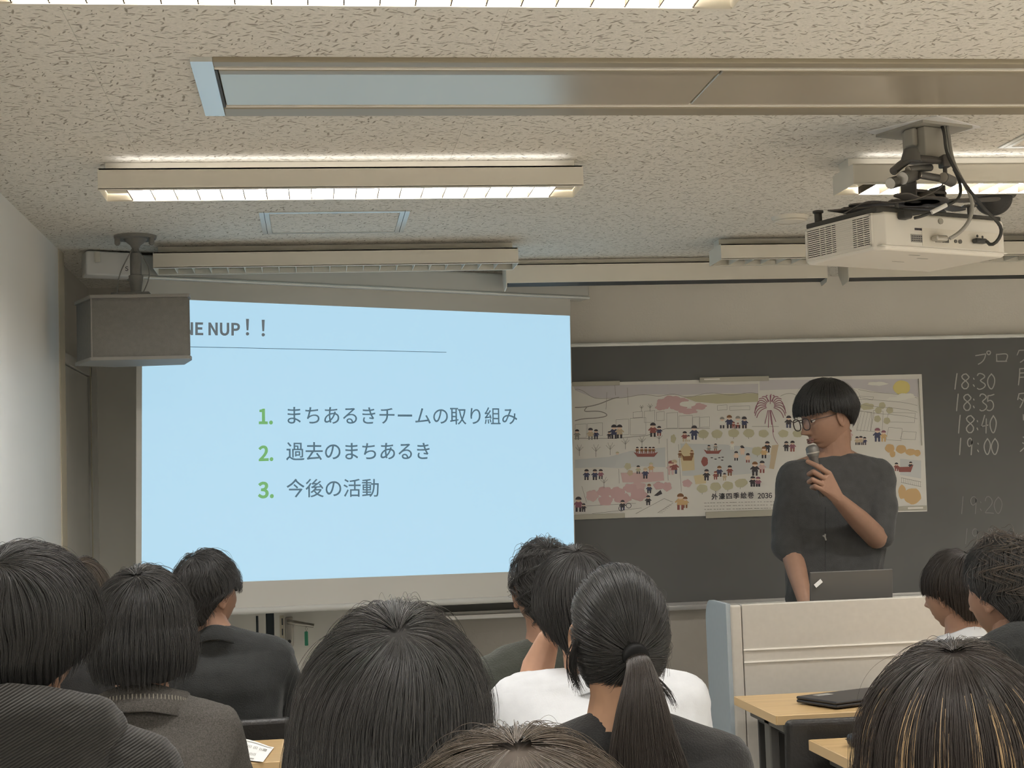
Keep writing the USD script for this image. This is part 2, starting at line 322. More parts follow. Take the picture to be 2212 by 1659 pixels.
GLYPH = json.loads('''{".":[42,[[[11,6,13,14,18,18,25,18,30,12,30,5,27,0,23,-2,19,-2,15,0,13,2]]]],"0":[83,[[[8,49,8,66,10,80,14,93,19,102,27,108,39,112,51,111,61,105,67,97,72,85,75,72,76,57,75,41,73,28,70,19,63,8,56,2,44,-2,33,-1,25,3,18,10,13,20,9,33],[21,48,24,28,26,22,30,15,35,11,41,9,47,10,52,13,58,22,60,31,62,42,63,60,61,74,59,86,54,94,49,99,43,101,36,100,32,98,27,92,22,75]]]],"1":[83,[[[13,11,38,12,38,93,18,94,18,102,31,105,41,110,51,110,52,12,73,11,73,0,13,0]]]],"2":[83,[[[6,96,13,102,20,107,28,111,35,112,44,112,52,110,60,105,64,100,68,93,70,83,70,71,66,59,53,39,28,11,76,12,76,0,7,0,7,8,33,33,49,54,55,68,57,82,53,93,49,97,44,100,37,101,29,99,21,95,14,88]]]],"3":[83,[[[5,13,11,22,22,14,35,10,42,10,50,12,55,15,58,20,61,30,60,37,57,43,52,47,45,50,27,52,27,62,36,63,45,65,54,72,56,78,57,83,55,93,49,99,38,101,27,98,16,90,8,99,19,107,34,112,48,111,59,107,66,101,69,95,71,88,71,81,69,74,65,67,61,63,52,58,65,51,69,47,73,41,75,33,75,26,71,14,67,9,60,3,52,0,43,-2,33,-2,22,1,13,6]]]],"6":[83,[[[9,45,9,64,12,80,18,94,27,104,39,111,52,112,63,109,69,106,75,101,67,93,59,98,53,100,44,100,37,97,31,92,26,84,22,67,22,56,33,65,44,68,52,68,59,66,65,63,70,58,76,45,76,28,72,14,64,5,56,0,48,-2,36,-1,26,4,19,11,14,21,10,32],[22,44,23,35,25,25,29,17,34,13,40,10,46,9,53,11,58,16,62,24,64,37,61,48,56,54,48,58,38,57,28,52]]]],"E":[88,[[[15,110,78,110,78,98,29,98,29,64,71,64,71,52,29,52,29,12,80,12,80,0,15,0]]]],"I":[44,[[[15,110,29,110,29,0,15,0]]]],"L":[82,[[[15,110,29,110,29,12,77,12,77,0,15,0]]]],"N":[108,[[[15,0,15,110,29,110,81,18,80,50,80,110,93,110,93,0,79,0,27,92,28,63,28,0]]]],"P":[95,[[[15,110,51,110,70,106,76,103,82,97,86,90,87,84,87,73,85,64,82,57,75,51,68,47,57,44,29,44,29,0,15,0],[29,56,54,56,62,58,68,62,72,67,74,75,73,85,70,91,63,96,56,98,29,99]]]],"S":[90,[[[7,14,15,24,26,15,36,12,42,10,49,10,57,12,62,15,66,19,68,24,69,31,66,38,59,44,31,56,22,62,18,66,14,72,12,85,14,93,19,101,25,106,33,110,44,112,54,111,65,108,73,104,79,98,72,90,65,95,57,98,51,100,40,99,34,97,29,93,27,88,26,82,29,75,34,71,67,55,78,46,82,38,83,27,81,20,77,12,70,5,62,1,52,-2,42,-2,24,2,15,8]]]],"U":[108,[[[15,110,28,110,28,41,32,24,35,18,41,14,49,11,58,10,65,12,69,15,74,19,77,26,80,41,80,110,93,110,94,39,92,30,90,20,86,13,80,7,75,3,61,-2,43,-1,30,5,21,15,17,24,15,39]]]],"あ":[150,[[[16,19,19,33,27,47,40,59,54,68,55,89,55,90,22,91,22,102,42,100,56,101,58,119,71,119,68,101,96,103,120,107,120,96,94,93,66,90,64,73,83,75,95,76,97,86,109,83,106,74,118,69,127,62,133,52,135,43,135,32,134,25,129,15,122,7,107,-2,88,-7,87,-7,80,2,94,5,107,11,117,19,122,29,124,40,121,52,113,59,103,64,88,37,79,26,69,16,73,4,62,0,59,8,42,1,28,1,23,4,20,7,17,12],[64,48,67,28,76,38,83,47,91,66,79,65,64,61],[28,20,30,14,38,12,48,15,57,20,54,40,53,56,43,49,34,39,29,28]]]],"き":[150,[[[24,72,48,70,86,71,79,91,55,90,28,92,27,103,52,101,76,101,71,118,84,120,88,102,118,108,120,98,91,92,97,73,127,79,129,68,102,62,110,48,118,37,111,28,79,33,80,42,102,40,90,61,70,60,25,61]],[[28,18,29,29,34,42,45,40,46,40,40,29,40,21,41,15,45,11,54,6,67,4,89,5,110,7,109,-4,105,-5,82,-7,64,-7,50,-4,42,-1,34,4,30,10]]]],"ち":[150,[[[17,98,34,96,48,96,50,110,50,118,63,117,60,96,92,99,117,103,117,92,88,88,57,85,48,51,63,58,81,62,99,62,112,58,123,49,127,38,127,30,126,22,120,11,109,2,94,-3,74,-6,50,-5,47,7,62,6,80,6,93,9,104,14,110,19,114,24,115,31,115,37,112,44,106,49,97,52,85,53,72,51,57,45,49,40,39,28,29,32,38,58,45,85,17,87]]]],"の":[150,[[[13,42,14,53,16,64,21,75,28,85,37,93,47,100,55,104,68,107,83,108,91,107,102,104,111,99,118,94,126,85,132,75,135,64,136,49,135,39,131,28,126,19,119,11,110,5,100,0,85,-4,80,-5,73,6,93,10,106,17,117,28,123,42,124,58,121,70,115,81,106,89,95,94,84,96,78,67,70,40,60,19,49,9,43,7,36,7,30,9,26,13,18,24],[25,43,28,31,34,23,41,20,49,25,56,38,63,56,69,80,71,96,62,94,52,90,38,79,32,72,27,61,25,51]]]],"ま":[150,[[[27,13,28,19,30,25,39,33,53,37,74,38,74,57,36,59,28,60,28,61,28,71,53,68,74,68,74,89,29,92,29,103,53,100,73,100,73,119,86,119,85,100,125,104,125,93,85,89,85,69,127,72,126,61,85,57,86,35,109,25,129,12,129,10,123,1,104,15,87,23,87,10,84,3,78,-3,68,-6,53,-7,40,-3,31,4],[38,14,42,8,48,5,62,4,68,5,71,7,74,11,75,26,66,28,56,28,49,26,40,21]]]],"み":[150,[[[11,24,11,32,14,40,19,48,24,53,39,62,50,65,61,66,76,100,34,98,34,110,67,110,86,113,93,106,88,99,73,66,95,61,113,54,115,63,115,78,127,77,124,48,142,37,137,24,121,35,115,21,107,9,95,-1,82,-9,72,-1,90,10,97,17,104,25,111,41,101,46,84,52,68,55,50,18,44,10,35,6,26,6,19,9,13,15],[22,26,23,22,27,18,32,18,36,19,45,31,56,55,42,52,31,46,24,37]]]],"り":[150,[[[32,53,33,77,38,119,51,118,46,96,45,80,53,93,60,100,69,107,80,110,91,110,100,106,107,100,113,90,117,79,119,65,118,48,115,35,111,25,104,16,96,8,83,1,70,-4,55,-7,49,3,68,8,82,13,91,20,100,32,105,47,106,64,103,82,100,89,96,94,88,99,79,100,71,96,60,88,52,76,47,63,44,49,45,35,34,34]]]],"る":[150,[[[17,38,91,100,36,98,36,110,70,110,106,113,113,105,67,67,80,68,99,67,112,61,122,52,128,40,128,27,123,13,113,3,104,-2,93,-5,81,-6,70,-6,60,-4,53,-1,48,4,45,10,44,18,48,26,57,32,64,34,76,33,87,28,93,20,98,8,107,13,112,18,115,24,116,30,116,38,114,44,109,50,97,57,88,59,79,59,60,55,45,47,25,29],[55,14,58,9,66,5,79,4,87,5,85,12,82,18,78,22,73,24,65,25,59,23,56,19]]]],"チ":[150,[[[13,56,13,68,71,68,71,95,28,93,25,104,47,104,72,106,98,111,114,115,122,105,84,97,84,68,137,68,137,56,84,57,80,35,73,19,61,5,45,-6,34,2,49,11,61,24,68,39,71,56]]]],"ム":[150,[[[11,16,33,17,52,75,64,115,78,112,47,18,113,26,106,40,96,56,107,61,126,29,140,1,128,-5,119,14,13,3]]]],"ー":[150,[[[15,65,134,65,134,50,15,50]]]],"今":[150,[[[6,71,25,82,44,95,62,112,74,127,85,122,83,118,94,106,108,95,128,81,144,72,136,63,135,63,121,71,105,82,87,97,75,109,61,94,47,82,30,71,16,62,14,61]],[[24,52,120,53,129,48,80,-12,69,-7,107,41,24,41]],[[59,80,66,87,85,72,95,63,87,55,74,67]]]],"動":[150,[[[6,92,6,100,39,101,38,110,11,109,8,117,48,121,73,124,78,116,50,111,49,100,81,100,82,91,98,91,98,124,109,124,109,91,141,91,138,19,136,3,132,-6,128,-10,124,-11,104,-11,101,-1,119,-1,121,0,125,5,127,20,130,80,109,81,106,52,100,26,91,7,78,-9,73,-13,65,-5,70,-1,70,0,8,-7,7,3,39,7,39,19,11,19,10,28,39,28,38,37,11,37,11,82,38,82,39,91],[49,8,80,10,89,28,95,52,97,80,80,81,80,91,49,91,50,82,78,82,78,37,50,37,49,28,79,28,79,19,50,19],[49,46,68,45,69,56,50,56],[49,64,68,64,69,74,50,74],[20,46,38,45,39,56,20,56],[20,64,38,64,39,74,20,74]]]],"去":[150,[[[8,52,8,63,69,63,69,91,20,91,20,102,69,103,69,126,81,126,81,103,132,102,131,91,81,91,81,63,143,63,143,52,70,51,54,28,38,8,110,13,102,24,91,38,101,43,122,17,136,-5,125,-10,118,2,116,2,39,-4,22,-7,18,4,24,8,34,20,55,51]]]],"取":[150,[[[6,19,17,22,17,108,7,109,7,119,75,119,76,109,133,110,139,108,136,85,130,63,123,45,116,29,127,12,135,5,145,-2,137,-11,129,-5,120,4,109,18,97,3,80,-12,79,-12,72,-4,89,10,103,29,97,44,91,63,83,98,76,99,76,109,64,108,64,29,77,30,78,21,64,18,64,-12,54,-12,53,16,8,9],[94,98,101,64,110,42,120,67,127,98],[28,23,53,27,53,46,28,46],[28,57,53,56,53,78,28,78],[28,88,53,88,53,109,28,109]]]],"四":[150,[[[13,113,136,113,136,-6,125,-6,124,4,25,4,24,-7,13,-7],[24,16,125,15,125,102,96,102,96,50,99,48,122,49,123,39,95,39,90,40,87,42,85,51,85,102,64,102,62,70,57,50,49,38,41,31,33,26,27,35,34,40,40,45,47,56,51,74,53,102,25,102]]]],"外":[150,[[[92,-12,92,126,103,126,103,78,107,80,109,80,133,59,145,47,136,39,121,54,103,69,103,-12]],[[6,-2,27,13,38,25,49,41,25,60,31,67,54,51,59,66,65,92,37,92,26,68,16,53,15,52,6,59,16,74,24,89,30,107,35,126,46,124,41,103,72,103,79,101,76,83,70,62,64,44,56,29,48,17,36,4,16,-11]]]],"季":[150,[[[6,56,33,68,47,77,56,84,9,85,9,95,69,95,69,109,21,107,19,116,76,120,117,125,126,117,105,113,80,110,80,95,141,95,141,85,94,85,103,77,115,69,130,62,144,57,137,48,124,53,107,63,93,73,81,84,80,60,69,60,68,83,58,73,43,63,18,49,13,47]],[[34,56,108,56,114,50,100,41,81,33,81,29,141,28,141,19,81,18,81,-2,80,-5,78,-9,70,-11,47,-12,43,-2,67,-2,70,-1,70,18,9,19,9,28,69,29,70,38,90,46,34,47]]]],"巻":[150,[[[5,36,25,49,41,65,8,66,8,75,48,76,57,91,56,92,18,92,18,101,38,102,28,120,37,124,49,106,49,103,48,102,61,102,64,112,66,126,77,125,73,102,97,102,110,124,121,121,110,102,132,101,132,92,94,91,103,76,141,75,141,66,111,65,127,51,145,41,137,31,126,37,115,45,105,55,97,66,55,66,46,53,104,53,104,19,48,19,47,4,48,0,56,-2,108,-1,111,0,114,4,116,17,126,13,124,0,119,-8,114,-11,107,-12,56,-12,46,-10,41,-8,38,-6,36,1,36,28,93,28,93,43,40,44,39,47,27,37,12,28],[69,92,62,76,90,76,82,92]]]],"後":[150,[[[43,-3,65,3,86,13,69,32,52,20,44,28,64,42,79,59,67,59,52,57,49,67,61,71,83,86,69,85,56,84,52,94,59,97,66,104,87,125,97,121,71,95,97,95,117,111,126,106,105,89,74,69,120,71,110,84,118,88,129,77,141,61,143,56,142,55,134,51,126,63,93,61,85,49,123,49,130,45,121,29,105,13,124,4,146,-3,139,-12,116,-5,96,6,73,-5,49,-12],[76,39,84,29,96,19,106,28,115,39]],[[5,54,24,72,40,95,50,92,37,71,37,-12,26,-12,26,57,12,44]],[[7,95,24,110,37,126,47,122,31,103,13,86]]]],"活":[150,[[[48,71,48,82,91,82,91,106,58,103,55,112,99,118,128,125,133,121,137,117,102,108,102,82,143,82,143,71,102,71,102,47,134,46,134,-11,123,-11,122,-6,70,-6,69,-12,59,-12,59,46,91,46,91,71],[69,5,122,5,123,36,70,36]],[[14,116,20,124,48,109,41,100]],[[10,-2,22,16,39,46,46,38,23,-5,19,-10]],[[6,75,13,83,40,68,34,59]]]],"濠":[150,[[[44,0,55,3,74,10,87,17,97,24,94,29,76,19,53,10,49,17,71,24,89,34,83,38,69,31,57,27,52,33,68,39,83,47,60,48,60,55,128,55,128,48,95,48,91,44,104,31,129,47,137,40,120,30,132,13,145,1,137,-6,126,6,112,26,108,24,112,13,111,1,108,-6,101,-11,86,-11,83,-4,96,-3,100,-1,102,6,101,17,76,3,52,-7,48,-8]],[[47,50,47,70,141,70,141,50,132,50,131,62,57,62,57,50]],[[48,106,48,115,88,115,83,125,92,128,101,115,141,115,141,106]],[[60,99,128,99,128,76,60,76],[70,84,118,83,118,92,70,92]],[[13,117,20,124,35,115,45,107,39,99,28,107]],[[9,-3,22,18,36,45,43,38,23,0,18,-10]],[[6,76,12,84,26,77,39,69,32,60]]]],"組":[150,[[[60,-9,60,1,73,2,74,118,133,118,134,2,144,1,144,-9],[84,2,123,1,123,31,84,31],[84,42,123,41,123,70,84,70],[84,80,123,80,123,108,84,108]],[[6,80,12,85,19,94,28,110,36,126,45,122,37,105,22,82,39,84,51,103,60,97,44,73,26,50,51,53,47,67,55,69,62,51,65,38,56,35,54,43,53,44,19,38,10,36,7,46,16,54,31,73,10,70]],[[48,31,56,33,64,8,55,5]],[[31,28,40,29,44,-3,35,-4]],[[6,-5,10,10,13,29,22,28,20,13,15,-8]]]],"絵":[150,[[[57,75,71,87,81,98,91,111,99,127,109,123,106,117,111,110,130,89,145,76,139,66,128,75,128,66,75,66,74,75,62,64],[76,77,77,76,127,77,113,91,100,107,88,90]],[[58,1,65,4,69,8,87,39,64,40,64,50,140,50,140,40,100,40,79,3,122,6,110,24,118,28,135,5,141,-8,132,-12,128,-3,126,-2,77,-7,62,-9]],[[6,80,10,84,18,94,25,107,34,126,44,122,36,106,21,83,37,84,48,103,58,98,41,72,24,50,47,52,43,67,51,69,61,38,52,35,50,44,10,36,6,46,15,53,30,73,9,70]],[[43,31,51,33,59,8,50,5]],[[28,28,37,29,41,-3,32,-5]],[[5,-6,9,7,13,29,22,28,19,11,15,-9]]]],"過":[150,[[[4,-2,14,10,26,18,26,64,7,65,7,75,37,75,37,15,50,6,64,2,79,0,112,1,146,3,143,-8,125,-10,78,-10,62,-9,47,-3,31,8,27,7,22,2,11,-12]],[[51,74,63,75,63,121,125,121,125,75,136,74,136,18,135,13,129,10,114,9,111,18,125,18,126,19,126,65,62,66,61,9,52,9],[73,100,99,100,100,75,114,75,114,112,73,112],[73,75,91,75,91,92,73,92]],[[74,56,113,56,113,24,83,24,83,18,74,18],[83,32,104,32,104,48,83,48]],[[13,119,21,125,44,100,35,93]]]],"！":[150,[[[28,7,29,15,35,19,42,18,47,12,46,5,44,2,40,0,33,0,29,4]],[[29,112,46,112,42,36,33,36]]]]}''')
def text2d(s, height, bold=0, adv=None):
    """outline of lettering as shapely polygons, cap height about `height`"""
    k = height/110.0; x = 0; out = []
    for ch in s:
        if ch == ' ': x += 35; continue
        a, polys = GLYPH[ch]
        g = unary_union([Polygon(np.reshape(p[0], (-1, 2)), [np.reshape(h, (-1, 2)) for h in p[1:]]).buffer(0) for p in polys])
        if bold: g = g.buffer(bold, join_style=2)
        out.append(affinity.translate(g, x, 0)); x += adv or a
    return affinity.scale(unary_union(out), k, k, origin=(0, 0)), x*k
def extrude_all(g, depth):
    gs = [q for q in getattr(g, 'geoms', [g]) if q.area > 1e-9]
    return cat([trimesh.creation.extrude_polygon(q, depth, engine='earcut') for q in gs])
# ================================================================ the room
ZC, YW, XL, XR, YB = 2.41, 7.20, -.975, 5.4, -4.2
solo('floor', bx(XL-.3, XR+.1, YB-.1, YW+.1, -.1, 0), 'floor', 'pale vinyl classroom floor', 'floor', kind='structure', smooth=False)
cl = thing('ceiling', 'speckled acoustic board ceiling of the classroom', 'ceiling', kind='structure')
part(cl, 'slab', bx(XL-.3, XR+.1, YB-.1, YW+.1, ZC+.012, ZC+.1), 'ceiling', False)
px_ = np.arange(-1.40, XR+1.0, .91); py_ = np.arange(YB-.2, YW+2, 1.82)
for i in range(len(px_)-1):
    for j in range(len(py_)-1):
        x0, x1 = max(px_[i], XL-.06), min(px_[i+1], XR); y0, y1 = max(py_[j], YB), min(py_[j+1], YW)
        if x1-x0 > .02 and y1-y0 > .02:
            part(cl, 'ceiling_board', bx(x0+.0003, x1-.0003, y0+.0003, y1-.0003, ZC, ZC+.012), 'ceiling', False)
wf = thing('wall_front', 'beige front wall behind the blackboard and screen', 'wall', kind='structure')
part(wf, 'upper_plaster', bx(XL-.3, XR+.1, YW, YW+.1, 0, ZC), 'wall', False)
part(wf, 'lower_panel', bx(.40, XR, YW-.012, YW, .08, .86), 'wall_low', False)
wl = thing('wall_left', 'white left wall with soft vertical sheen', 'wall', kind='structure')
part(wl, 'near_wall', bx(XL-.12, XL, YB, 6.20, 0, ZC), 'wall_white', False)
part(wl, 'recessed_wall', bx(-1.22, -1.02, 6.20, YW, 0, ZC), 'wall', False)
solo('wall_right', bx(XR, XR+.1, YB, YW, 0, ZC), 'wall', 'plain right wall', 'wall', kind='structure', smooth=False)
solo('wall_back', bx(XL-.3, XR+.1, YB-.1, YB, 0, ZC), 'wall', 'plain back wall', 'wall', kind='structure', smooth=False)
solo('trim_1', bx(XL, XL+.004, 6.085, 6.204, 0, ZC), 'trim', 'cream corner guard at the end of the left wall', 'trim', kind='structure', smooth=False)
solo('baseboard_front', bx(-1.0, XR, YW-.02, YW-.001, 0, .07), 'desk_dark', 'dark baseboard of the front wall', 'baseboard', kind='structure', smooth=False)
# the grey side door beyond the corner, and the double door half behind the screen
d1 = thing('door_1', 'dark grey flush door in the recessed left wall', 'door', (-1.02, 6.6, 0), kind='structure')
part(d1, 'door_leaf', bx(-1.02, -1.000, 6.30, 7.00, 0, 1.985), 'door_grey', False)
part(d1, 'door_frame', cat([bx(-1.02, -.990, 6.21, 6.295, 0, 2.03), bx(-1.02, -.990, 7.005, 7.055, 0, 2.03), bx(-1.02, -.990, 6.21, 7.055, 1.99, 2.03)]), 'door_grey', False)
part(d1, 'frame_edge', bx(-.990, -.986, 6.996, 7.010, 0, 2.03), 'trim', False)
d2 = thing('door_2', 'greyish double door with a lever handle below the projection screen', 'door', (-.3, YW, 0), kind='structure')
yd = YW-.03
xa, xb, xc, xd = at(215, 1200, yd)[0], at(574, 1340, yd)[0], at(592, 1340, yd)[0], .36
part(d2, 'door_leaf', bx(xa, xb, yd, YW, 0, 2.05), 'door_beige', False)
part(d2, 'door_leaf', bx(xc, xd, yd, YW, 0, 2.05), 'door_beige', False)
part(d2, 'door_gap', bx(xb, xc, yd+.012, YW, 0, 2.05), 'door_gap', False)
part(d2, 'door_frame', cat([bx(xa-.07, xa, yd-.012, YW, 0, 2.1), bx(xd, xd+.06, yd-.012, YW, 0, 2.1), bx(xa-.07, xd+.06, yd-.012, YW, 2.05, 2.1)]), 'door_grey', False)
h = lambda px, py: at(px, py, yd)
p0, p1 = h(553, 1340), h(557, 1340)
part(d2, 'flush_pull', bx(p0[0], p1[0]+.002, yd-.003, yd, p0[2]-.13, p0[2]+.02), 'door_gap', False)
p0, p1 = h(604, 1340), h(613, 1340)
part(d2, 'edge_strip', bx(p0[0], p1[0], yd-.003, yd, .9-.35, 1.0-.115), 'trim', False)
part(d2, 'strip_slots', cat([bx((p0[0]*.4+p1[0]*.6)-.002, (p0[0]*.4+p1[0]*.6)+.003, yd-.005, yd-.002, z, z+.03) for z in np.arange(.56, .86, .047)]), 'door_gap', False)
c = h(625, 1365); hr = .5*(h(634, 1365)[0]-h(617, 1365)[0])
zt, zb_ = h(625, 1332)[2], h(625, 1397)[2]
hd = part(d2, 'door_handle', cat([rbox(c[0]-hr, c[0]+hr, yd-.012, yd, zb_, zt, .011), tube([(c[0], yd-.005, zt-.022), (c[0], yd-.05, zt-.022), (c[0]+.02, yd-.055, zt-.023), (c[0]+.112, yd-.055, zt-.042)], [.011, .011, .011, .009], 12)]), 'chrome', 35, 'chrome lever handle on a long plate')
part(hd, 'keyhole', tube([(c[0], yd-.016, zb_+.025), (c[0], yd-.008, zb_+.025)], .008), 'black')
tg = h(662, 1376)
gt = thing('key_tag', 'small green tag hanging from the chrome door lever', 'tag', (tg[0], yd-.055, tg[2]))
part(gt, 'tag_body', rbox(tg[0]-.008, tg[0]+.008, yd-.060, yd-.053, tg[2]-.034, tg[2]+.030, .003), 'green_tag')
part(gt, 'loop', tube([(tg[0], yd-.056, tg[2]+.028), (tg[0]+.006, yd-.067, tg[2]+.042), (tg[0], yd-.056, tg[2]+.054), (tg[0]-.004, yd-.045, tg[2]+.042), (tg[0], yd-.056, tg[2]+.028)], .001, 6), 'chrome')

# ================================================================ ceiling light fixtures
FW, FL, ZF = .187, 1.412, 2.316
def fixture(name, label, group, loc, lit):
    x0, y0 = loc; t = thing(name, label, 'ceiling light', (x0, y0, ZC), group)
    x1, y1, zt = x0+FL, y0+FW, ZF+.060
    part(t, 'spacer', bx(x0+.01, x1-.01, y0+.075, y1-.03, zt, ZC-.001), 'enamel', False)
    th = .004
    part(t, 'housing', cat([bx(x0, x1, y0, y0+th, ZF, zt), bx(x0, x1, y1-th, y1, ZF, zt), bx(x0, x1, y0, y1, zt-.004, zt), bx(x0, x1, y0, y0+.012, ZF-.002, ZF+.002), bx(x0, x1, y1-.012, y1, ZF-.002, ZF+.002)]), 'enamel', False)
    for xx in (x0-.003, x1): part(t, 'end_cap', bx(xx, xx+.003, y0, y1, ZF-.002, zt), 'enamel', False)
    for xx in (x0+.003, x1-.078): part(t, 'lamp_socket', cat([bx(xx, xx+.075, y0+.012, y1-.012, ZF+.022, ZF+.026), bx(xx+(.073 if xx < x0+.1 else 0), xx+(.075 if xx < x0+.1 else .002), y0+.01, y1-.01, ZF+.002, ZF+.03)]), 'enamel', False)
    prof = [(y0+.012, ZF+.012), (y0+.022, ZF+.044), (y0+.06, ZF+.052), (y1-.06, ZF+.052), (y1-.022, ZF+.044), (y1-.012, ZF+.012)]
    v, f = [], []
    for i, (yy, zz) in enumerate(prof): v += [(x0+.076, yy, zz), (x1-.076, yy, zz)]
    for i in range(len(prof)-1): f.append([2*i, 2*i+1, 2*i+3, 2*i+2])
    part(t, 'reflector', (v, f), 'lamp' if lit else 'reflector_off', False)
    for yy in (y0+.06, y1-.06):
        part(t, 'fluorescent_tube', tube([(x0+.06, yy, ZF+.034), (x1-.06, yy, ZF+.034)], .008, 8), 'lamp' if lit else 'white_soft')
    if lit:
        part(t, 'uplight_slot', ([(x0+.05, y0+.012, zt+.0015), (x1-.05, y0+.012, zt+.0015), (x1-.05, y0+.040, zt+.0015), (x0+.05, y0+.040, zt+.0015)], [[0, 1, 2, 3]]), 'uplight', False)
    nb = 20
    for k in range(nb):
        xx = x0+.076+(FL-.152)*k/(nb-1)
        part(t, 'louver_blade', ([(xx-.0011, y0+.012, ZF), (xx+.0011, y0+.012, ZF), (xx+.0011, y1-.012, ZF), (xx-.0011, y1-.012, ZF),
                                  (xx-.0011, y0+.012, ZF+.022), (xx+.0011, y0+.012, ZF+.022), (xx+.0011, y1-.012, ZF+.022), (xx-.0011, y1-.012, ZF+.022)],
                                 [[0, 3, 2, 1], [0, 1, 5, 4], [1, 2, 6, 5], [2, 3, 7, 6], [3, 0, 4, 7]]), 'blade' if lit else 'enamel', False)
    part(t, 'side_rail', bx(x0+.076, x1-.076, y1-.020, y1-.018, ZF, ZF+.018), 'enamel', False)
    return t
X1, X2 = -.602, 1.655
YA, YBm, YC = 2.635, 4.483, 5.99
lit = fixture('fluorescent_light', 'lit louvred ceiling light in the second row, left, above the access hatch', 'lit louvred ceiling lights', (X1, YBm), True)
copy_thing(lit, (X1, YA, ZC), 'lit louvred ceiling light cut by the top edge of the picture')
copy_thing(lit, (X2, YBm, ZC), 'lit louvred ceiling light behind the projector mount')
for yy in (YA,): copy_thing(lit, (X2, yy, ZC), 'lit louvred ceiling light nearer than the projector, outside the right edge')
for yy in (.9, -.9, -2.7):
    for xx in (X1, X2, 3.9): copy_thing(lit, (xx, yy, ZC), 'lit louvred ceiling light over the back rows, out of view', group='ceiling lights over the back rows')
for yy in (YA, YBm): copy_thing(lit, (3.9, yy, ZC), 'lit louvred ceiling light far right, out of view', group='ceiling lights beyond the right edge')
off = fixture('fluorescent_light', 'unlit louvred ceiling light above the projection screen', 'unlit louvred ceiling lights', (X1, YC), False)
copy_thing(off, (X2-.02, YC-.02, ZC), 'unlit louvred ceiling light behind the hanging projector')

# ---- blackboard lamps
def board_lamp(x0, x1, label):
    y0 = 6.50; t = thing('blackboard_lamp', label, 'lamp', (x0, y0, ZC), 'blackboard lamps')
    part(t, 'spacer', bx(x0+.02, x1-.02, y0+.03, y0+.11, 2.385, ZC-.001), 'enamel_beige', False)
    part(t, 'housing', cat([bx(x0, x1, y0, y0+.004, 2.306, 2.387), bx(x0, x1, y0, y0+.13, 2.383, 2.387), bx(x0, x1, y0+.126, y0+.13, 2.34, 2.387)]), 'enamel_beige', False)
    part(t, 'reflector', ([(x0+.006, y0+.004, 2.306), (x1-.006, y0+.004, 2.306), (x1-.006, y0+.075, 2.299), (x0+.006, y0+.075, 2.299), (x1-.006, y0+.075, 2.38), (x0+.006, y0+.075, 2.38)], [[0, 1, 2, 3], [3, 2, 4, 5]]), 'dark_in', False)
    part(t, 'fluorescent_tube', tube([(x0+.05, y0+.10, 2.352), (x1-.05, y0+.10, 2.352)], .014, 10), 'white_soft')
    cap = [(y0, 2.306), (y0+.010, 2.290), (y0+.080, 2.280), (y0+.13, 2.335), (y0+.13, 2.387), (y0, 2.387)]
    for xx in (x0-.004, x1): part(t, 'end_cap', prism(cap, 'x', xx, xx+.004), 'enamel', False)
board_lamp(.830, 2.252, 'unlit beige blackboard lamp over the map poster, left of the gap')
board_lamp(2.353, 3.78, 'unlit beige blackboard lamp at the right, cut by the picture edge')

# ---- the long recessed trough
t = thing('ceiling_trough', 'long shallow recessed ceiling trough with satin metal panels', 'ceiling panel', (0, 3.7, ZC))
ta, tb = at(0, 0, 1), 0
y0, y1, x0, x1 = 3.470, 3.970, -.262, 4.6
zf = ZC-.012
part(t, 'frame', rbox(x0+.05, x1, y0, y0+.040, zf, ZC+.002, .003), 'trough', 30)
part(t, 'frame', rbox(x0+.05, x1, y1-.080, y1, zf, ZC+.002, .004), 'trough', 30)
part(t, 'track', rbox(x0+.05, x1, y0+.062, y0+.072, zf+.002, ZC+.001, .002), 'enamel_beige', 30)
part(t, 'track', rbox(x0+.05, x1, y1-.092, y1-.083, zf+.002, ZC+.001, .002), 'enamel_beige', 30)
part(t, 'groove', bx(x0+.05, x1, y0+.040, y0+.062, ZC-.003, ZC), 'dark_in', False)
part(t, 'groove', bx(x0+.05, x0+.057, y0+.072, y1-.09, zf+.0005, ZC), 'dark_in', False)
sx = .99
for a, b in ((x0+.058, sx-.0025), (sx+.0025, 3.2)):
    part(t, 'satin_panel', rbox(a, b, y0+.112, y1-.100, zf+.004, ZC+.0, .003), 'satin', 30)
    part(t, 'panel_lip', rbox(a, b, y0+.073, y0+.112, zf+.001, ZC, .004), 'trough', 30)
part(t, 'end_plate', prism([(x0, y0+.002), (x0+.05, y0+.002), (x0+.05, y1-.002), (x0, y1-.002)], 'z', zf+.001, ZC+.001), 'alu_white', False, 'pale end plate')

# ---- access hatches, smoke detector, dome
def hatch(x0, x1, y0, y1, label):
    t = thing('ceiling_hatch', label, 'ceiling hatch', ((x0+x1)/2, (y0+y1)/2, ZC), 'ceiling hatches')
    z0 = ZC-.004
    for a in (x0, x1-.034):
        part(t, 'frame_side', cat([bx(a, a+.016, y0, y1, z0, ZC), bx(a+.018, a+.034, y0, y1, z0, ZC)]), 'alu_white', False)
        part(t, 'frame_seam', bx(a+.016, a+.018, y0, y1, z0+.002, ZC), 'dark_in', False)
    for a in (y0, y1-.022):
        part(t, 'frame_bar', bx(x0+.034, x1-.034, a, a+.022, z0, ZC), 'alu_white', False)
    part(t, 'latch', tube([((x0+x1)/2, y0+.03, ZC-.003), ((x0+x1)/2, y0+.03, ZC)], .012, 12), 'label_grey')
    part(t, 'lid', bx(x0+.036, x1-.036, y0+.024, y1-.024, ZC-.002, ZC), 'ceiling', False)
hatch(-.178, .348, 5.355, 5.79, 'square ceiling hatch with pale metal frame in front of the left unlit light')
c = atz(2155, 318, ZC)
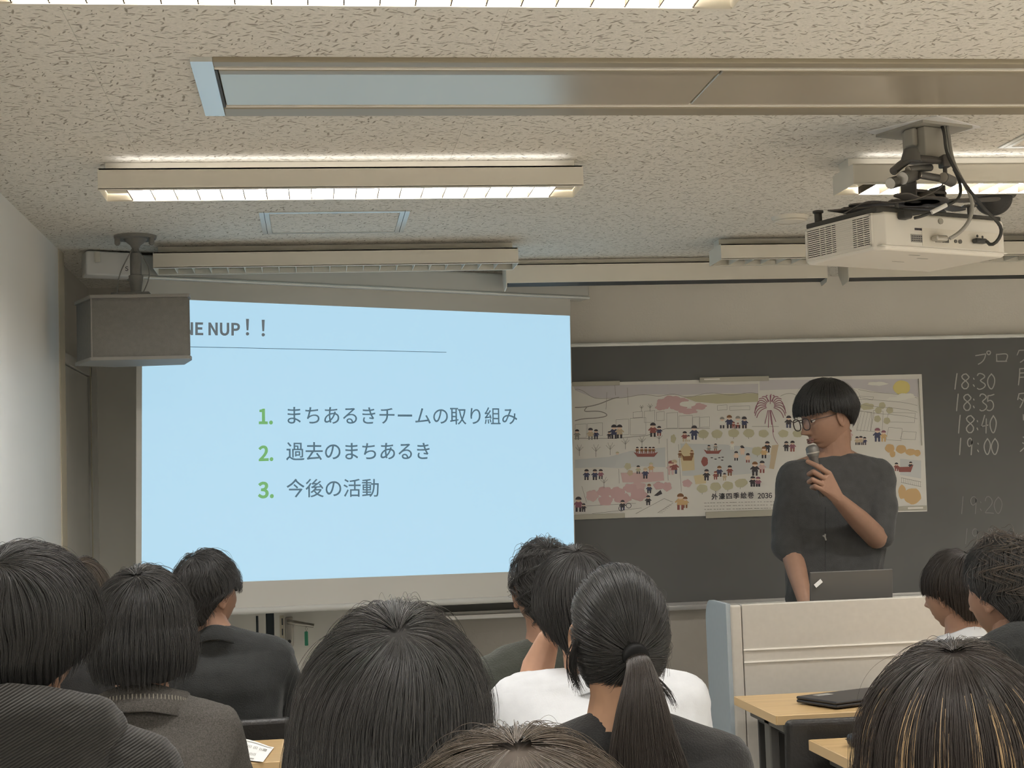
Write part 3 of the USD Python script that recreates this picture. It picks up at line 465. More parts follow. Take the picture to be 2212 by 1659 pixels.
hatch(c[0], c[0]+.52, c[1]-.42, c[1], 'ceiling hatch with pale metal frame at the right edge, beside the projector mount')
c = atz(1706, 468, ZC)
t = thing('smoke_detector', 'flat cream smoke detector on the ceiling left of the projector', 'detector', c)
part(t, 'base', lathe([(0, -.02), (.05, -.02), (.066, -.014), (.07, 0), (0, 0)], 32, c), 'enamel')
part(t, 'ring', lathe([(.052, -.0205), (.056, -.0215), (.060, -.018), (.052, -.017)], 32, c), 'enamel_beige')
c = np.array([2.405, 5.14, ZC])
t = thing('camera_dome', 'dark half-round ceiling dome under the right lit light', 'ceiling dome', c)
part(t, 'base_ring', lathe([(0, -.018), (.075, -.018), (.08, -.012), (.08, 0), (0, 0)], 32, c), 'mount_dark')
part(t, 'dome', lathe([(.066*math.cos(a), -.018-.062*math.sin(a)) for a in np.linspace(0, math.pi/2, 10)]+[(0, -.01)], 32, c), 'leather')

# ================================================================ blackboard, chalk writing
YBd = 7.15
b = thing('blackboard', 'wide dark blackboard on the front wall with chalk tray', 'blackboard', (2.2, YW-.012, .84))
bx0, bx1, bz0, bz1 = .45, 4.9, .865, 2.085
part(b, 'writing_surface', bx(bx0, bx1, YBd, YW-.013, bz0, bz1), 'board', False)
part(b, 'top_frame', rbox(bx0, bx1, YBd-.012, YW-.013, bz1, bz1+.019, .003), 'alu_white')
part(b, 'side_frame', rbox(bx0-.016, bx0, YBd-.012, YW-.013, bz0-.02, bz1+.019, .003), 'alu')
part(b, 'chalk_tray', cat([rbox(bx0, bx1, YBd-.055, YW-.013, .835, .845, .003), rbox(bx0, bx1, YBd-.058, YBd-.050, .836, .858, .003), bx(bx0, bx1, YBd-.004, YBd, .845, .868)]), 'alu')
yk = YBd-.0015
def stroke(pts, w=.0035, smooth=True, n=18):
    P = np.asarray(pts, float)
    P = spline(P, n) if smooth and len(P) > 2 else P
    g = LineString(P[:, [0, 2]]).buffer(w, quad_segs=2)
    return prism(g.simplify(.0004), 'y', yk, yk+.0012)
def Z6(x, y): return at(2020+x/3.53, 730+y/3.53, YBd-.001)
def chalk(strokes, w=.0035):
    return cat([stroke([Z6(*q) for q in s], w) for s in strokes])
def digit(d, x0, x1, y0, y1):
    S = {'1': [[(.6, 0), (.4, .5), (.25, 1)]], '8': [[(.75, .15), (.4, .02), (.1, .2), (.45, .45), (.8, .75), (.45, 1), (.1, .8), (.4, .5), (.85, .2), (.7, .1)]],
         '3': [[(.1, .12), (.5, 0), (.85, .2), (.4, .45), (.9, .7), (.6, .97), (.1, .95)]], '0': [[(.55, .02), (.15, .3), (.15, .75), (.5, 1), (.85, .7), (.85, .25), (.5, .02)]],
         '5': [[(.2, .1), (.15, .45)], [(.15, .45), (.6, .4), (.85, .68), (.55, .97), (.1, .95)], [(.2, .1), (.55, .08), (.9, .02)]], '4': [[(.5, 0), (.3, .3), (.05, .62)], [(.05, .62), (.5, .60), (.95, .55)], [(.72, .2), (.70, .6), (.68, 1)]],
         '9': [[(.8, .2), (.5, 0), (.15, .2), (.4, .5), (.8, .3), (.82, .1)], [(.82, .15), (.75, .6), (.7, 1)]], '2': [[(.1, .25), (.5, 0), (.85, .25), (.5, .65), (.1, .95)], [(.1, .95), (.5, .95), (1, .98)]], ':': [[(.45, .3), (.55, .36)], [(.4, .72), (.6, .82)]]}
    return [[(x0+(x1-x0)*a, y0+(y1-y0)*bb) for a, bb in s] for s in S[d]]
rows = [('18:30', [(140, 185), (195, 270), (275, 315), (315, 390), (395, 460)], (272, 390)), ('18:35', [(155, 190), (210, 285), (280, 310), (335, 400), (390, 455)], (428, 555)),
        ('18:40', [(170, 205), (230, 310), (310, 335), (350, 405), (415, 470)], (590, 725)), ('19:00', [(180, 205), (240, 290), (310, 345), (370, 425), (425, 485)], (765, 890)),
        ('19:20', [(195, 225), (262, 325), (330, 365), (375, 445), (445, 515)], (1210, 1340)), ('19:30', [(225, 255), (275, 335), (355, 385), (400, 450), (455, 510)], (1455, 1570))]
for s, xs, (ya, yb2) in rows:
    st = []
    for ch, (a, bb) in zip(s, xs):
        st += digit(ch, a, bb, ya, yb2)
    part(b, 'chalk_time', chalk(st, .0028 if s < '19:1' else .0022), 'chalk' if s < '19:1' else 'chalk_faint', False, f'chalk time {s}')
part(b, 'chalk_letter', chalk([[(310, 135), (350, 128), (385, 122)], [(385, 122), (372, 165), (330, 200)]], .0028), 'chalk', False)
part(b, 'chalk_ring', chalk([[(405, 100), (395, 115), (410, 128), (422, 112), (405, 100)]], .0028), 'chalk', False)
part(b, 'chalk_letter', chalk([[(468, 125), (470, 178)], [(468, 125), (510, 122), (540, 122), (538, 178)], [(468, 178), (545, 178)]], .0028), 'chalk', False)
part(b, 'chalk_letter', chalk([[(640, 95), (625, 130)], [(640, 95), (680, 92), (720, 90)], [(720, 90), (700, 140), (650, 185)]], .0028), 'chalk', False)
part(b, 'chalk_words', chalk([[(645, 235), (642, 300), (635, 358)], [(645, 235), (690, 232)], [(648, 268), (690, 266)], [(646, 300), (690, 298)], [(690, 232), (690, 355)], [(640, 425), (630, 470)], [(640, 425), (690, 420)], [(690, 420), (672, 480), (648, 530)], [(645, 460), (665, 475)],
     [(672, 585), (674, 625)], [(672, 755), (690, 770)], [(668, 800), (690, 812)], [(650, 865), (672, 845), (700, 815)]], .0028), 'chalk', False, 'chalk characters at the picture edge')

# ================================================================ map poster
YP = YBd-.003
po = thing('map_poster', 'wide illustrated picture-map poster on the blackboard behind the speaker', 'poster', (2.05, YBd, 1.26))
A = [at(1222, 828, YP), at(1991, 808, YP), at(2003, 1105, YP), at(1228, 1121, YP)]
pz = lambda P: [(q[0], q[2]) for q in P]
part(po, 'sheet', prism(pz(A), 'y', YP, YBd-.0005), 'paper', False)
L2 = lambda x, y: at(1230+x/4.88, 790+y/4.88, YP)[[0, 2]]
L3 = lambda x, y: at(1600+x/4.878, 790+y/4.878, YP)[[0, 2]]
ink = {}
def put(k, g, layer=1): ink.setdefault((k, layer), []).append(g)
def blob(k, L, x, y, w, hh, layer=1, wob=.10):
    a = np.linspace(0, 2*np.pi, 22, endpoint=False); r = 1+wob*np.sin(a*5+x)+wob*.5*np.sin(a*9+y)
    put(k, Polygon([L(x+w/2*q*math.cos(t_), y+hh/2*q*math.sin(t_)) for q, t_ in zip(r, a)]).buffer(0), layer)
def poly(k, L, pts, layer=0): put(k, Polygon([L(*p) for p in pts]).buffer(0), layer)
def line(k, L, pts, w=.0011, layer=1, smooth=False):
    P = np.array([L(*p) for p in pts]); 
    if smooth: P = spline(P, 6*len(P))
    put(k, LineString(P).buffer(w, quad_segs=1), layer)
def figure(L, x, y, s, hairk='dark', topk='navy', legk='dark'):
    poly(topk, L, [(x-.16*s, y+.32*s), (x+.16*s, y+.32*s), (x+.22*s, y+.72*s), (x-.22*s, y+.72*s)], 2)
    poly(topk, L, [(x-.16*s, y+.34*s), (x-.34*s, y+.52*s), (x-.28*s, y+.58*s), (x-.12*s, y+.46*s)], 2)
    poly(topk, L, [(x+.16*s, y+.34*s), (x+.34*s, y+.52*s), (x+.28*s, y+.58*s), (x+.12*s, y+.46*s)], 2)
    for dx in (-.12, .12): poly(legk, L, [(x+dx*s-.07*s, y+.70*s), (x+dx*s+.07*s, y+.70*s), (x+dx*s+.07*s, y+s), (x+dx*s-.07*s, y+s)], 2)
    blob('skinp', L, x, y+.20*s, .34*s, .34*s, 3, 0)
    put(hairk, Polygon([L(x+.20*s*math.cos(a), y+.17*s-.17*s*math.sin(a)) for a in np.linspace(-.2, math.pi+.2, 12)]).buffer(0), 4)
def boat(L, x, y, w, hh, k='red'):
    put(k, Polygon([L(*p) for p in [(x-w/2, y-hh*.5), (x-w*.3, y-hh*.15), (x+w*.3, y-hh*.2), (x+w/2, y-hh*.5), (x+w*.34, y+hh*.5), (x-w*.34, y+hh*.5)]]).buffer(0), 3)
def bare(L, x, y, s):
    line('line', L, [(x, y+s), (x, y)], .0012, 2)
    for dx, dy in ((-.45, -.1), (.45, -.15), (-.25, -.4), (.25, -.4)): line('line', L, [(x, y+.45*s), (x+dx*s, y+dy*s+.1*s)], .0008, 2)
# ground areas
poly('dusk', L2, [(40, 210), (1360, 190), (1700, 200), (1990, 190), (1990, 290), (1540, 290), (1200, 310), (800, 300), (560, 340), (260, 340), (60, 260)])
poly('dusk', L3, [(200, 150), (1870, 140), (1870, 330), (1640, 290), (1500, 290), (1250, 240), (1000, 230), (200, 260)])
poly('water', L2, [(60, 990), (420, 960), (640, 900), (1010, 860), (1010, 1070), (760, 1060), (520, 1080), (330, 1070), (60, 1080)])
poly('water', L2, [(1170, 820), (1640, 830), (1990, 870), (1990, 1130), (1760, 1150), (1440, 1150), (1300, 1160), (1190, 1160)])
poly('water', L3, [(60, 940), (320, 940), (300, 1080), (60, 1080)]); poly('water', L3, [(1680, 980), (1900, 1000), (1900, 1190), (1680, 1150)])
poly('yellow', L2, [(1160, 900), (1230, 810), (1310, 900), (1320, 1100), (1190, 1110)]); poly('yellow', L2, [(1310, 1160), (1440, 1140), (1440, 1240), (1330, 1250)])
poly('tan', L3, [(330, 840), (400, 830), (350, 1090), (290, 1080)]); poly('olive', L2, [(1200, 330), (1560, 300), (1990, 290), (1990, 380), (1560, 400), (1330, 380)])
poly('pink', L2, [(540, 1130), (990, 1120), (1000, 1210), (800, 1230), (560, 1230)])
for x, y, w, hh in ((1000, 400, 170, 110), (1080, 370, 200, 110), (1190, 370, 130, 60), (960, 440, 110, 60), (1150, 430, 180, 90), (1360, 430, 170, 70), (1250, 480, 200, 60)): blob('rose', L2, x, y, w, hh, 1)
blob('white', L2, 1245, 405, 170, 60, 2, .03)
for x, y, w, hh in ((240, 1370, 130, 120), (370, 1330, 160, 110), (380, 1420, 150, 110), (500, 1340, 170, 120), (560, 1400, 180, 110), (640, 1290, 150, 90), (720, 1270, 170, 90), (730, 1360, 180, 130), (940, 1265, 110, 80), (1030, 1275, 95, 95), (1240, 1240, 100, 80)): blob('rose' if x % 3 else 'pink', L2, x, y, w, hh, 1+(x % 2))
for x, y in ((1410, 720), (1555, 720), (1730, 710), (1890, 710), (1400, 1295), (1540, 1275), (1670, 1265), (1800, 1240), (1980, 900)): blob('olive', L2, x, y, 115, 90, 1, .05); line('line', L2, [(x, y+35), (x, y+60)], .0012)
for x, y in ((90, 715), (240, 715), (450, 715), (600, 715), (180, 900), (20, 1230), (1450, 470), (1570, 470), (1440, 560), (1540, 580), (1490, 420)): blob('olive', L3, x, y, 105 if x < 700 else 70, 80 if x < 700 else 70, 1, .05)
blob('olive', L2, 1095, 770, 55, 90, 1); blob('olive', L3, 1330, 430, 150, 70, 1)
for x, y, w, hh in ((1570, 870, 100, 90), (1690, 880, 110, 90), (1790, 910, 110, 70), (1860, 920, 70, 70), (1700, 1330, 80, 150), (1810, 1375, 180, 170), (1600, 930, 60, 70)): blob('orange', L3, x, y, w, hh, 1, .04)
blob('moon', L3, 1695, 230, 180, 150, 1, .02); blob('white', L3, 1740, 320, 190, 60, 2); blob('white', L3, 1440, 190, 210, 40, 2); blob('white', L3, 1640, 350, 200, 40, 2)
blob('olive', L2, 615, 1060, 70, 70, 2); blob('tan', L2, 640, 1130, 60, 60, 2)
# outlines of buildings, roads, hills
line('line', L2, [(60, 440), (200, 430), (350, 390), (450, 350), (520, 335)], .0024, 2, True); line('line', L2, [(60, 580), (220, 555), (330, 545), (395, 520), (350, 490), (160, 470), (190, 430)], .0022, 2, True)
line('line', L2, [(60, 250), (150, 270), (240, 330), (400, 345), (620, 330), (800, 305), (950, 320), (1100, 300), (1230, 330), (1400, 300), (1540, 290), (1700, 310), (1850, 290), (1990, 300)], .0010, 2, True)
line('line', L3, [(420, 320), (560, 300), (600, 320)], .001, 2, True)
line('line', L2, [(50, 770), (500, 765), (820, 735), (1010, 665), (1480, 660)], .0012)
for x0, y0, x1, y1 in ((640, 555, 805, 730), (490, 570, 625, 730), (670, 490, 770, 550), (790, 480, 900, 600), (1025, 500, 1140, 660), (1155, 530, 1295, 660), (1300, 545, 1370, 660), (1375, 545, 1475, 650), (190, 610, 350, 740), (60, 620, 180, 760), (920, 490, 1000, 580), (1560, 420, 1660, 470), (1690, 430, 1900, 470)):
    line('line', L2, [(x0, y0), (x1, y0-8), (x1, y1-5), (x0, y1), (x0, y0)], .0007)
for x0, y0, x1, y1 in ((1250, 480, 1380, 690), (1400, 470, 1500, 700), (1560, 490, 1840, 600), (1560, 650, 1700, 790), (1710, 690, 1850, 780), (1250, 320, 1400, 360)):
    line('line', L3, [(x0, y0), (x1, y0+10), (x1-10, y1), (x0-30, y1-10), (x0, y0)], .0007)
for k in range(5): line('line', L3, [(1270+k*35, 490), (1225+k*35, 690)], .0006)
for y in (250, 330, 400, 470): line('line', L3, [(1240, y), (1460, y+35), (1640, y+50), (1860, y+90)], .0008, 2, True)
line('line', L3, [(1690, 1180), (1900, 1225)], .001); line('line', L3, [(1690, 1230), (1900, 1275)], .001)
for k in range(11): line('line', L3, [(1695+k*20, 1182+k*4.3), (1693+k*20, 1230+k*4.3)], .0006)
for a, bb in (((1030, 770), (1040, 1210)), ((1150, 830), (1180, 1330)), ((520, 1090), (525, 1240)), ((130, 1270), (180, 1440)), ((700, 1560), (1000, 1400)), ((1000, 1400), (1090, 1440)), ((930, 1550), (1090, 1450)), ((240, 1560), (760, 1500)), ((160, 1480), (700, 1450)), ((480, 200), (485, 310)), ((610, 230), (620, 410)), ((395, 280), (385, 460))):
    line('line', L2, [a, bb], .0009)
for k in range(6): line('line', L2, [(940+k*22, 1550-k*17), (985+k*18, 1550-k*15)], .0006)
for x, y, s in ((280, 860, 100), (430, 840, 100), (590, 790, 90), (765, 770, 90), (105, 860, 90), (945, 740, 80), (365, 1200, 90), (850, 420, 60), (760, 430, 50)): bare(L2, x, y, s)
# fireworks
for k in range(17):
    a = math.pi*(k/16.0)*1.35-math.pi*.175
    ca, sa = math.cos(a), math.sin(a)
    line('plum', L3, [(310+45*ca, 420-45*sa), (310+120*ca, 420-110*sa), (310+(165 if sa < .9 else 110)*ca, 420-(110 if sa > .4 else 60)*sa+(50 if sa < .6 else 0)+30*(1-sa))], .0019, 2, True)
for x, yb_ in ((255, 610), (290, 650), (325, 620), (370, 590), (345, 700)): line('plum', L3, [(300+(x-300)*.3, 470), (x, yb_)], .0017, 2)
line('plum', L3, [(320, 300), (310, 400)], .0016, 2); line('plum', L3, [(340, 650), (345, 740), (390, 825)], .0012, 2, True); line('line', L3, [(120, 640), (400, 640)], .0009)
# boats and little people
boat(L2, 805, 935, 260, 50); boat(L2, 1510, 905, 190, 45); boat(L2, 1245, 965, 130, 70, 'brown'); boat(L3, 1730, 1080, 180, 80)
blob('red', L2, 1425, 1010, 70, 100, 3, .05)
for x in (715, 762, 805, 848, 885): figure(L2, x, 855, 70, 'dark', 'brown', 'red')
for x, y in ((1470, 835), (1540, 820)): figure(L2, x, y, 75, 'dark', 'line', 'brown')
for x, y in ((1165, 895), (1290, 890)): figure(L2, x, y, 75, 'brown', 'brown', 'brown')
F2 = [(80, 670, 110, 'dark', 'line', 'line'), (222, 655, 125, 'dark', 'tan', 'line'), (280, 670, 105, 'dark', 'navy', 'dark'), (470, 620, 150, 'dark', 'navy', 'dark'), (528, 620, 145, 'dark', 'tan', 'dark'), (420, 690, 80, 'dark', 'dark', 'dark'), (880, 600, 150, 'dark', 'red', 'dark'), (945, 635, 105, 'dark', 'navy', 'red'),
      (1315, 630, 150, 'dark', 'navy', 'navy'), (1215, 690, 110, 'dark', 'red', 'tan'), (1255, 730, 70, 'dark', 'white', 'tan'), (1610, 540, 120, 'line', 'white', 'dark'), (1685, 520, 140, 'brown', 'navy', 'dark'), (1730, 590, 70, 'red', 'red', 'red'), (1775, 530, 130, 'line', 'white', 'dark'), (1843, 535, 125, 'dark', 'navy', 'brown'), (1775, 600, 60, 'red', 'red', 'red'),
      (505, 905, 90, 'olive', 'water', 'water'), (1715, 795, 90, 'tan', 'white', 'white'), (1818, 840, 90, 'dark', 'skinp', 'skinp'), (1757, 900, 100, 'dark', 'skinp', 'dark'), (1880, 920, 100, 'dark', 'skinp', 'red'), (180, 1090, 115, 'dark', 'navy', 'dark'), (268, 1090, 115, 'dark', 'navy', 'dark'), (330, 1090, 105, 'dark', 'plum', 'dark'),
      (725, 1050, 90, 'dark', 'olive', 'dark'), (800, 1075, 115, 'tan', 'navy', 'dark'), (860, 1020, 110, 'olive', 'orange', 'pink'), (1070, 1000, 150, 'red', 'pink', 'pink'), (1105, 990, 150, 'tan', 'red', 'navy'), (1445, 1090, 120, 'dark', 'dark', 'dark'), (1580, 1055, 115, 'brown', 'navy', 'dark'), (1540, 1110, 90, 'red', 'red', 'red'), (1690, 1050, 110, 'dark', 'red', 'brown'), (1635, 1130, 80, 'dark', 'tan', 'tan'),
      (1955, 1010, 150, 'brown', 'dark', 'dark'), (1930, 1165, 110, 'dark', 'dark', 'dark'), (1985, 1170, 105, 'plum', 'plum', 'dark'), (840, 1245, 100, 'brown', 'navy', 'dark'), (830, 1365, 105, 'dark', 'dark', 'dark'), (1170, 1345, 175, 'brown', 'orange', 'red'), (1220, 1380, 120, 'brown', 'orange', 'brown'), (95, 1380, 160, 'dark', 'plum', 'dark'), (150, 1450, 90, 'dark', 'dark', 'dark'), (560, 1415, 110, 'dark', 'dark', 'navy')]
for f_ in F2: figure(L2, *f_)
F3 = [(40, 540, 120, 'dark', 'line', 'dark'), (505, 525, 130, 'dark', 'dark', 'navy'), (280, 795, 120, 'dark', 'dark', 'dark'), (245, 850, 125, 'brown', 'orange', 'dark'), (150, 1010, 140, 'brown', 'dark', 'dark'), (225, 1000, 130, 'dark', 'pink', 'red'), (130, 1165, 110, 'dark', 'dark', 'dark'), (185, 1170, 105, 'dark', 'plum', 'dark'), (480, 795, 105, 'dark', 'dark', 'dark'), (545, 790, 115, 'dark', 'plum', 'red'),
      (20, 850, 90, 'dark', 'skinp', 'skinp'), (75, 925, 95, 'dark', 'skinp', 'red'), (1440, 655, 145, 'plum', 'navy', 'navy'), (1505, 680, 120, 'plum', 'orange', 'orange'), (1145, 670, 120, 'red', 'pink', 'tan'), (1225, 745, 90, 'dark', 'tan', 'dark'), (1265, 740, 95, 'dark', 'tan', 'dark'), (1305, 750, 85, 'dark', 'navy', 'dark'), (1640, 1020, 90, 'dark', 'red', 'red'), (1790, 1010, 80, 'dark', 'dark', 'red')]
for f_ in F3: figure(L3, *f_)
for x in (545, 625): put('dark', Polygon([L2(x+26*math.cos(a), 1505-30*(x > 600)+26*math.sin(a)) for a in np.linspace(0, 6.28, 16)]).boundary.buffer(.0012), 2)
poly('dark', L2, [(890, 1370), (960, 1310), (978, 1350), (930, 1372)], 2)
for x, y in ((1500, 970), (1540, 985), (1580, 970), (1615, 965), (1610, 995)): blob('dark', L2, x, y, 28, 10, 2)
for dx in (0, 1, 2):
    for k in range(30):
        xx = 1420+k*33+rng.uniform(-6, 6)
        if xx < 2330: line('line', L2, [(xx, 1447+dx*34-(xx-1420)*.02), (xx+rng.uniform(12, 24), 1447+dx*34-(xx-1420)*.02)], .0013, 1)
for k_, ((key, layer), gs) in enumerate(sorted(ink.items())):
    d = .0003*(layer+1)+.00001*k_
    g = unary_union(gs)
    g = g.intersection(Polygon(pz(A)).buffer(-.004))
    parts_ = [q for q in getattr(g, 'geoms', [g]) if q.geom_type == 'Polygon' and q.area > 1e-8]
    if not parts_: continue
    m_ = []
    for q in parts_:
        v2, f2 = trimesh.creation.triangulate_polygon(q, engine='earcut')
        v3 = np.column_stack([v2[:, 0], np.full(len(v2), YP-d), v2[:, 1]]); f2 = np.asarray(f2)
        if len(f2) == 0: continue
        nz = np.cross(v3[f2[0, 1]]-v3[f2[0, 0]], v3[f2[0, 2]]-v3[f2[0, 0]])[1]
        m_.append(trimesh.Trimesh(v3, f2 if nz < 0 else f2[:, ::-1], process=False))
    part(po, f'{key}_print', cat(m_), 'print_'+key, False, kind='stuff')
tt, tw = text2d('外濠四季絵巻', .024, 2.5, adv=168); o = L2(1497, 1408); o2 = L2(1955, 1408)
k = (o2[0]-o[0])/tw
ext = extrude_all(affinity.scale(tt, k, k*1.0, origin=(0, 0)), .0004)
part(po, 'title_print', frame_map(ext, (o[0], YP-.0016, o[1]), np.array([1., 0, .008]), np.array([0, 0, 1.]), np.array([0, -1., 0])), 'print_dark', False)
tt, tw = text2d('2036', .020, 2.5); o = L3(178, 1398); o2 = L3(332, 1398); k = (o2[0]-o[0])/tw
part(po, 'year_print', frame_map(extrude_all(affinity.scale(tt, k, k, origin=(0, 0)), .0004), (o[0], YP-.0016, o[1]), np.array([1., 0, 0.]), np.array([0, 0, 1.]), np.array([0, -1., 0])), 'print_dark', False)
def magnet(px0, py0, px1, py1, label, spots=()):
    a, c_ = at(px0, py0, YP-.004), at(px1, py1, YP-.004)
    t = thing('magnet_bar', label, 'magnet bar', ((a[0]+c_[0])/2, YP, (a[2]+c_[2])/2), 'magnet bars holding the map poster')
    part(t, 'bar', rbox(min(a[0], c_[0]), max(a[0], c_[0]), YP-.008, YP-.0025, min(a[2], c_[2]), max(a[2], c_[2]), .002), 'magnet')
    for (sx0, sy0, sx1, sy1) in spots:
        q, w = at(sx0, sy0, YP-.0085), at(sx1, sy1, YP-.0085)
        part(t, 'label_strip', bx(q[0], w[0], YP-.0088, YP-.0078, min(q[2], w[2]), max(q[2], w[2])), 'line_white', False)
magnet(1236, 825, 1339, 832, 'khaki magnet bar on the top left corner of the map poster')
magnet(1511, 815.5, 1661, 822.5, 'khaki magnet bar on the top edge of the map poster left of the head', [(1521, 818, 1555, 820.5)])
magnet(1240, 1112, 1350, 1119, 'khaki magnet bar on the bottom left corner of the map poster')
magnet(1524, 1106, 1672, 1114.5, 'khaki magnet bar on the bottom edge of the map poster')
magnet(1940, 1094, 2002, 1101, 'khaki magnet bar on the bottom right corner of the map poster', [(1961, 1096, 1994, 1098.5)])
magnet(1984.5, 818, 1991, 962, 'upright khaki magnet bar on the right edge of the map poster', [(1986, 820, 1989, 851)])

# ================================================================ projection screen
TL, BL, TR, BR = at(303, 646, 6.2), at(310, 1262, 6.2), at(1228, 680, 6.78), at(1244, 1232, 6.78)
SO = (TL+BL+TR+BR)/4; U = (TR+BR-TL-BL)/2; SW = np.linalg.norm(U); U /= SW
Vs = (TL+TR-BL-BR)/2; Vs -= U*(Vs@U); SH = np.linalg.norm(Vs); Vs /= SH; N = np.cross(U, Vs)     # towards the audience
S = lambda t: frame_map(t, SO, U, Vs, N)
hw, hh = SW/2, SH/2
sc = thing('projection_screen', 'pull-down projection screen showing a blue list slide', 'screen', (SO[0], SO[1], ZC))
part(sc, 'fabric', S(bx(-hw-.022, hw+.004, -hh-.115, hh+.10, -.004, 0)), 'fabric', False)
part(sc, 'bottom_bar', S(cat([tube([(-hw-.03, -hh-.118, -.002), (hw+.012, -hh-.118, -.002)], .014, 16)])), 'casing', 35)
part(sc, 'slide', S(bx(-hw, hw, -hh, hh, 0, .0008)), 'slide', False)
cz = hh+.083
part(sc, 'casing', S(rbox(-hw-.12, hw+.09, cz, cz+.088, -.075, .028, .012)), 'casing', 35)
part(sc, 'casing_lip', S(rbox(-hw-.05, hw+.088, cz-.008, cz+.004, -.06, .034, .004)), 'alu_white')
part(sc, 'end_cap', S(rbox(-hw-.225, -hw-.04, cz-.004, cz+.092, -.07, .034, .008)), 'white_soft', 35, 'pale end cap of the casing')
part(sc, 'cap_knob', S(tube([(-hw-.185, cz+.085, .045), (-hw-.182, cz+.045, .045)], .011, 12)), 'enamel')
tt, tw = text2d('S', .017, 1); part(sc, 'cap_letter', S(frame_map(extrude_all(tt, .001), (-hw-.075, cz+.018, .0342), np.array([1., 0, 0]), np.array([0, 1., 0]), np.array([0, 0, 1.]))), 'print_dark', False)
# lettering of the slide: survey points in the plane of the screen
def suv(px, py):
    d = ray(px, py); k = ((SO-[0, 0, CZ])@N)/(d@N); q = np.array([0, 0, CZ])+d*k-SO
    return np.array([q@U, q@Vs])
def slide_text(name, s, pa, pb, m, bold=0, adv=None, ratio=1.0):
    a, b_ = suv(*pa), suv(*pb)
    g, w = text2d(s, .05, bold, adv); k = (b_[0]-a[0])/(g.bounds[2]-g.bounds[0])
    g = affinity.scale(g, k, k*ratio, origin=(0, 0)); g = affinity.translate(g, a[0]-g.bounds[0], 0)
    ms = extrude_all(g, .0008); ms.vertices[:, 1] += a[1]+(ms.vertices[:, 0]-a[0])*(b_[1]-a[1])/(b_[0]-a[0]); ms.vertices[:, 2] += .0009
    part(sc, name, S(ms), m, False)
slide_text('item_text', 'まちあるきチームの取り組み', (621, 913), (1117, 914), 'slide_text', .3)
slide_text('item_text', '過去のまちあるき', (618, 991), (928, 989.5), 'slide_text', .8)
slide_text('item_text', '今後の活動', (619, 1071), (818, 1069.5), 'slide_text', .6)
slide_text('item_number', '1.', (559, 915), (589, 915), 'slide_green', 5)
slide_text('item_number', '2.', (558, 995), (590, 994), 'slide_green', 5)
slide_text('item_number', '3.', (557, 1075), (591, 1074), 'slide_green', 5)
slide_text('slide_title', 'LINE NUP', (367, 722.3), (518, 724), 'slide_title', 4.5)
slide_text('slide_title', '！', (531, 724), (538, 724), 'slide_title', 2, ratio=1.0)
slide_text('slide_title', '！', (565, 726), (572, 726), 'slide_title', 2, ratio=1.0)
a, b_ = suv(330, 747.5), suv(964, 761)
part(sc, 'slide_rule', S(prism([(a[0], a[1]-.0012), (b_[0], b_[1]-.0012), (b_[0], b_[1]+.0012), (a[0], a[1]+.0012)], 'z', .0009, .0016)), 'slide_text', False)

# ================================================================ hanging loudspeaker
sp = thing('ceiling_speaker', 'dark grey loudspeaker hanging on a ceiling bracket left of the screen', 'speaker', (-.651, 5.82, ZC))
plan = [(-.803, 5.74), (-.458, 5.745), (-.458, 5.80), (-.50, 5.98), (-.76, 6.02), (-.885, 5.93)]
z0, z1 = 1.951, 2.168
part(sp, 'cabinet', prism(plan, 'z', z0, z1), 'speaker', False)
big = list(Polygon(plan).buffer(.008, quad_segs=3).exterior.coords)[:-1]
for za in (z0-.012, z1): part(sp, 'edge_panel', prism(big, 'z', za, za+.012), 'speaker_edge', False)
part(sp, 'grille', prism([(-.460, 5.758), (-.452, 5.760), (-.495, 5.965), (-.503, 5.97)], 'z', z0+.004, z1-.004), 'speaker', False)
part(sp, 'corner_seam', bx(-.806, -.801, 5.737, 5.742, z0, z1), 'speaker_edge', False)
c = np.array([-.651, 5.82, ZC])
part(sp, 'ceiling_plate', lathe([(0, -.012), (.074, -.012), (.078, -.006), (.078, 0), (0, 0)], 32, c), 'speaker')
for dx in (-.062, .062): part(sp, 'plate_bolt', tube([c+(dx, -.03, -.01), c+(dx, -.03, -.034), c+(dx, -.03, -.040)], [.0105, .0105, .005], 12), 'speaker')
part(sp, 'stem', lathe([(0, -.245), (.018, -.245), (.019, -.205), (.022, -.185), (.026, -.165), (.027, -.150), (.021, -.146), (.021, -.075), (.019, -.065), (.0135, -.060), (.0135, -.045), (.02, -.034), (.04, -.018), (.045, -.010), (0, -.01)], 24, c), 'speaker')
part(sp, 'mount_foot', rbox(-.74, -.60, 5.79, 5.86, z1+.012, z1+.030, .004), 'speaker')
for s_ in (-1, 1):
    part(sp, 'cable', tube(spline([c+(s_*.010, -.02, -.052), c+(s_*.034 if s_ > 0 else -.028, -.03, -.09), c+(s_*.052, -.03, -.140), c+(.045 if s_ > 0 else -.062, -.03, -.18), c+(.018 if s_ > 0 else -.064, -.02, -.235)], 20), .0022, 6), 'speaker')
for dx in (-.008, .008, -.052): part(sp, 'screw', tube([c+(dx, -.036, -.222), c+(dx, -.036, -.227)], .0022, 8), 'chrome')

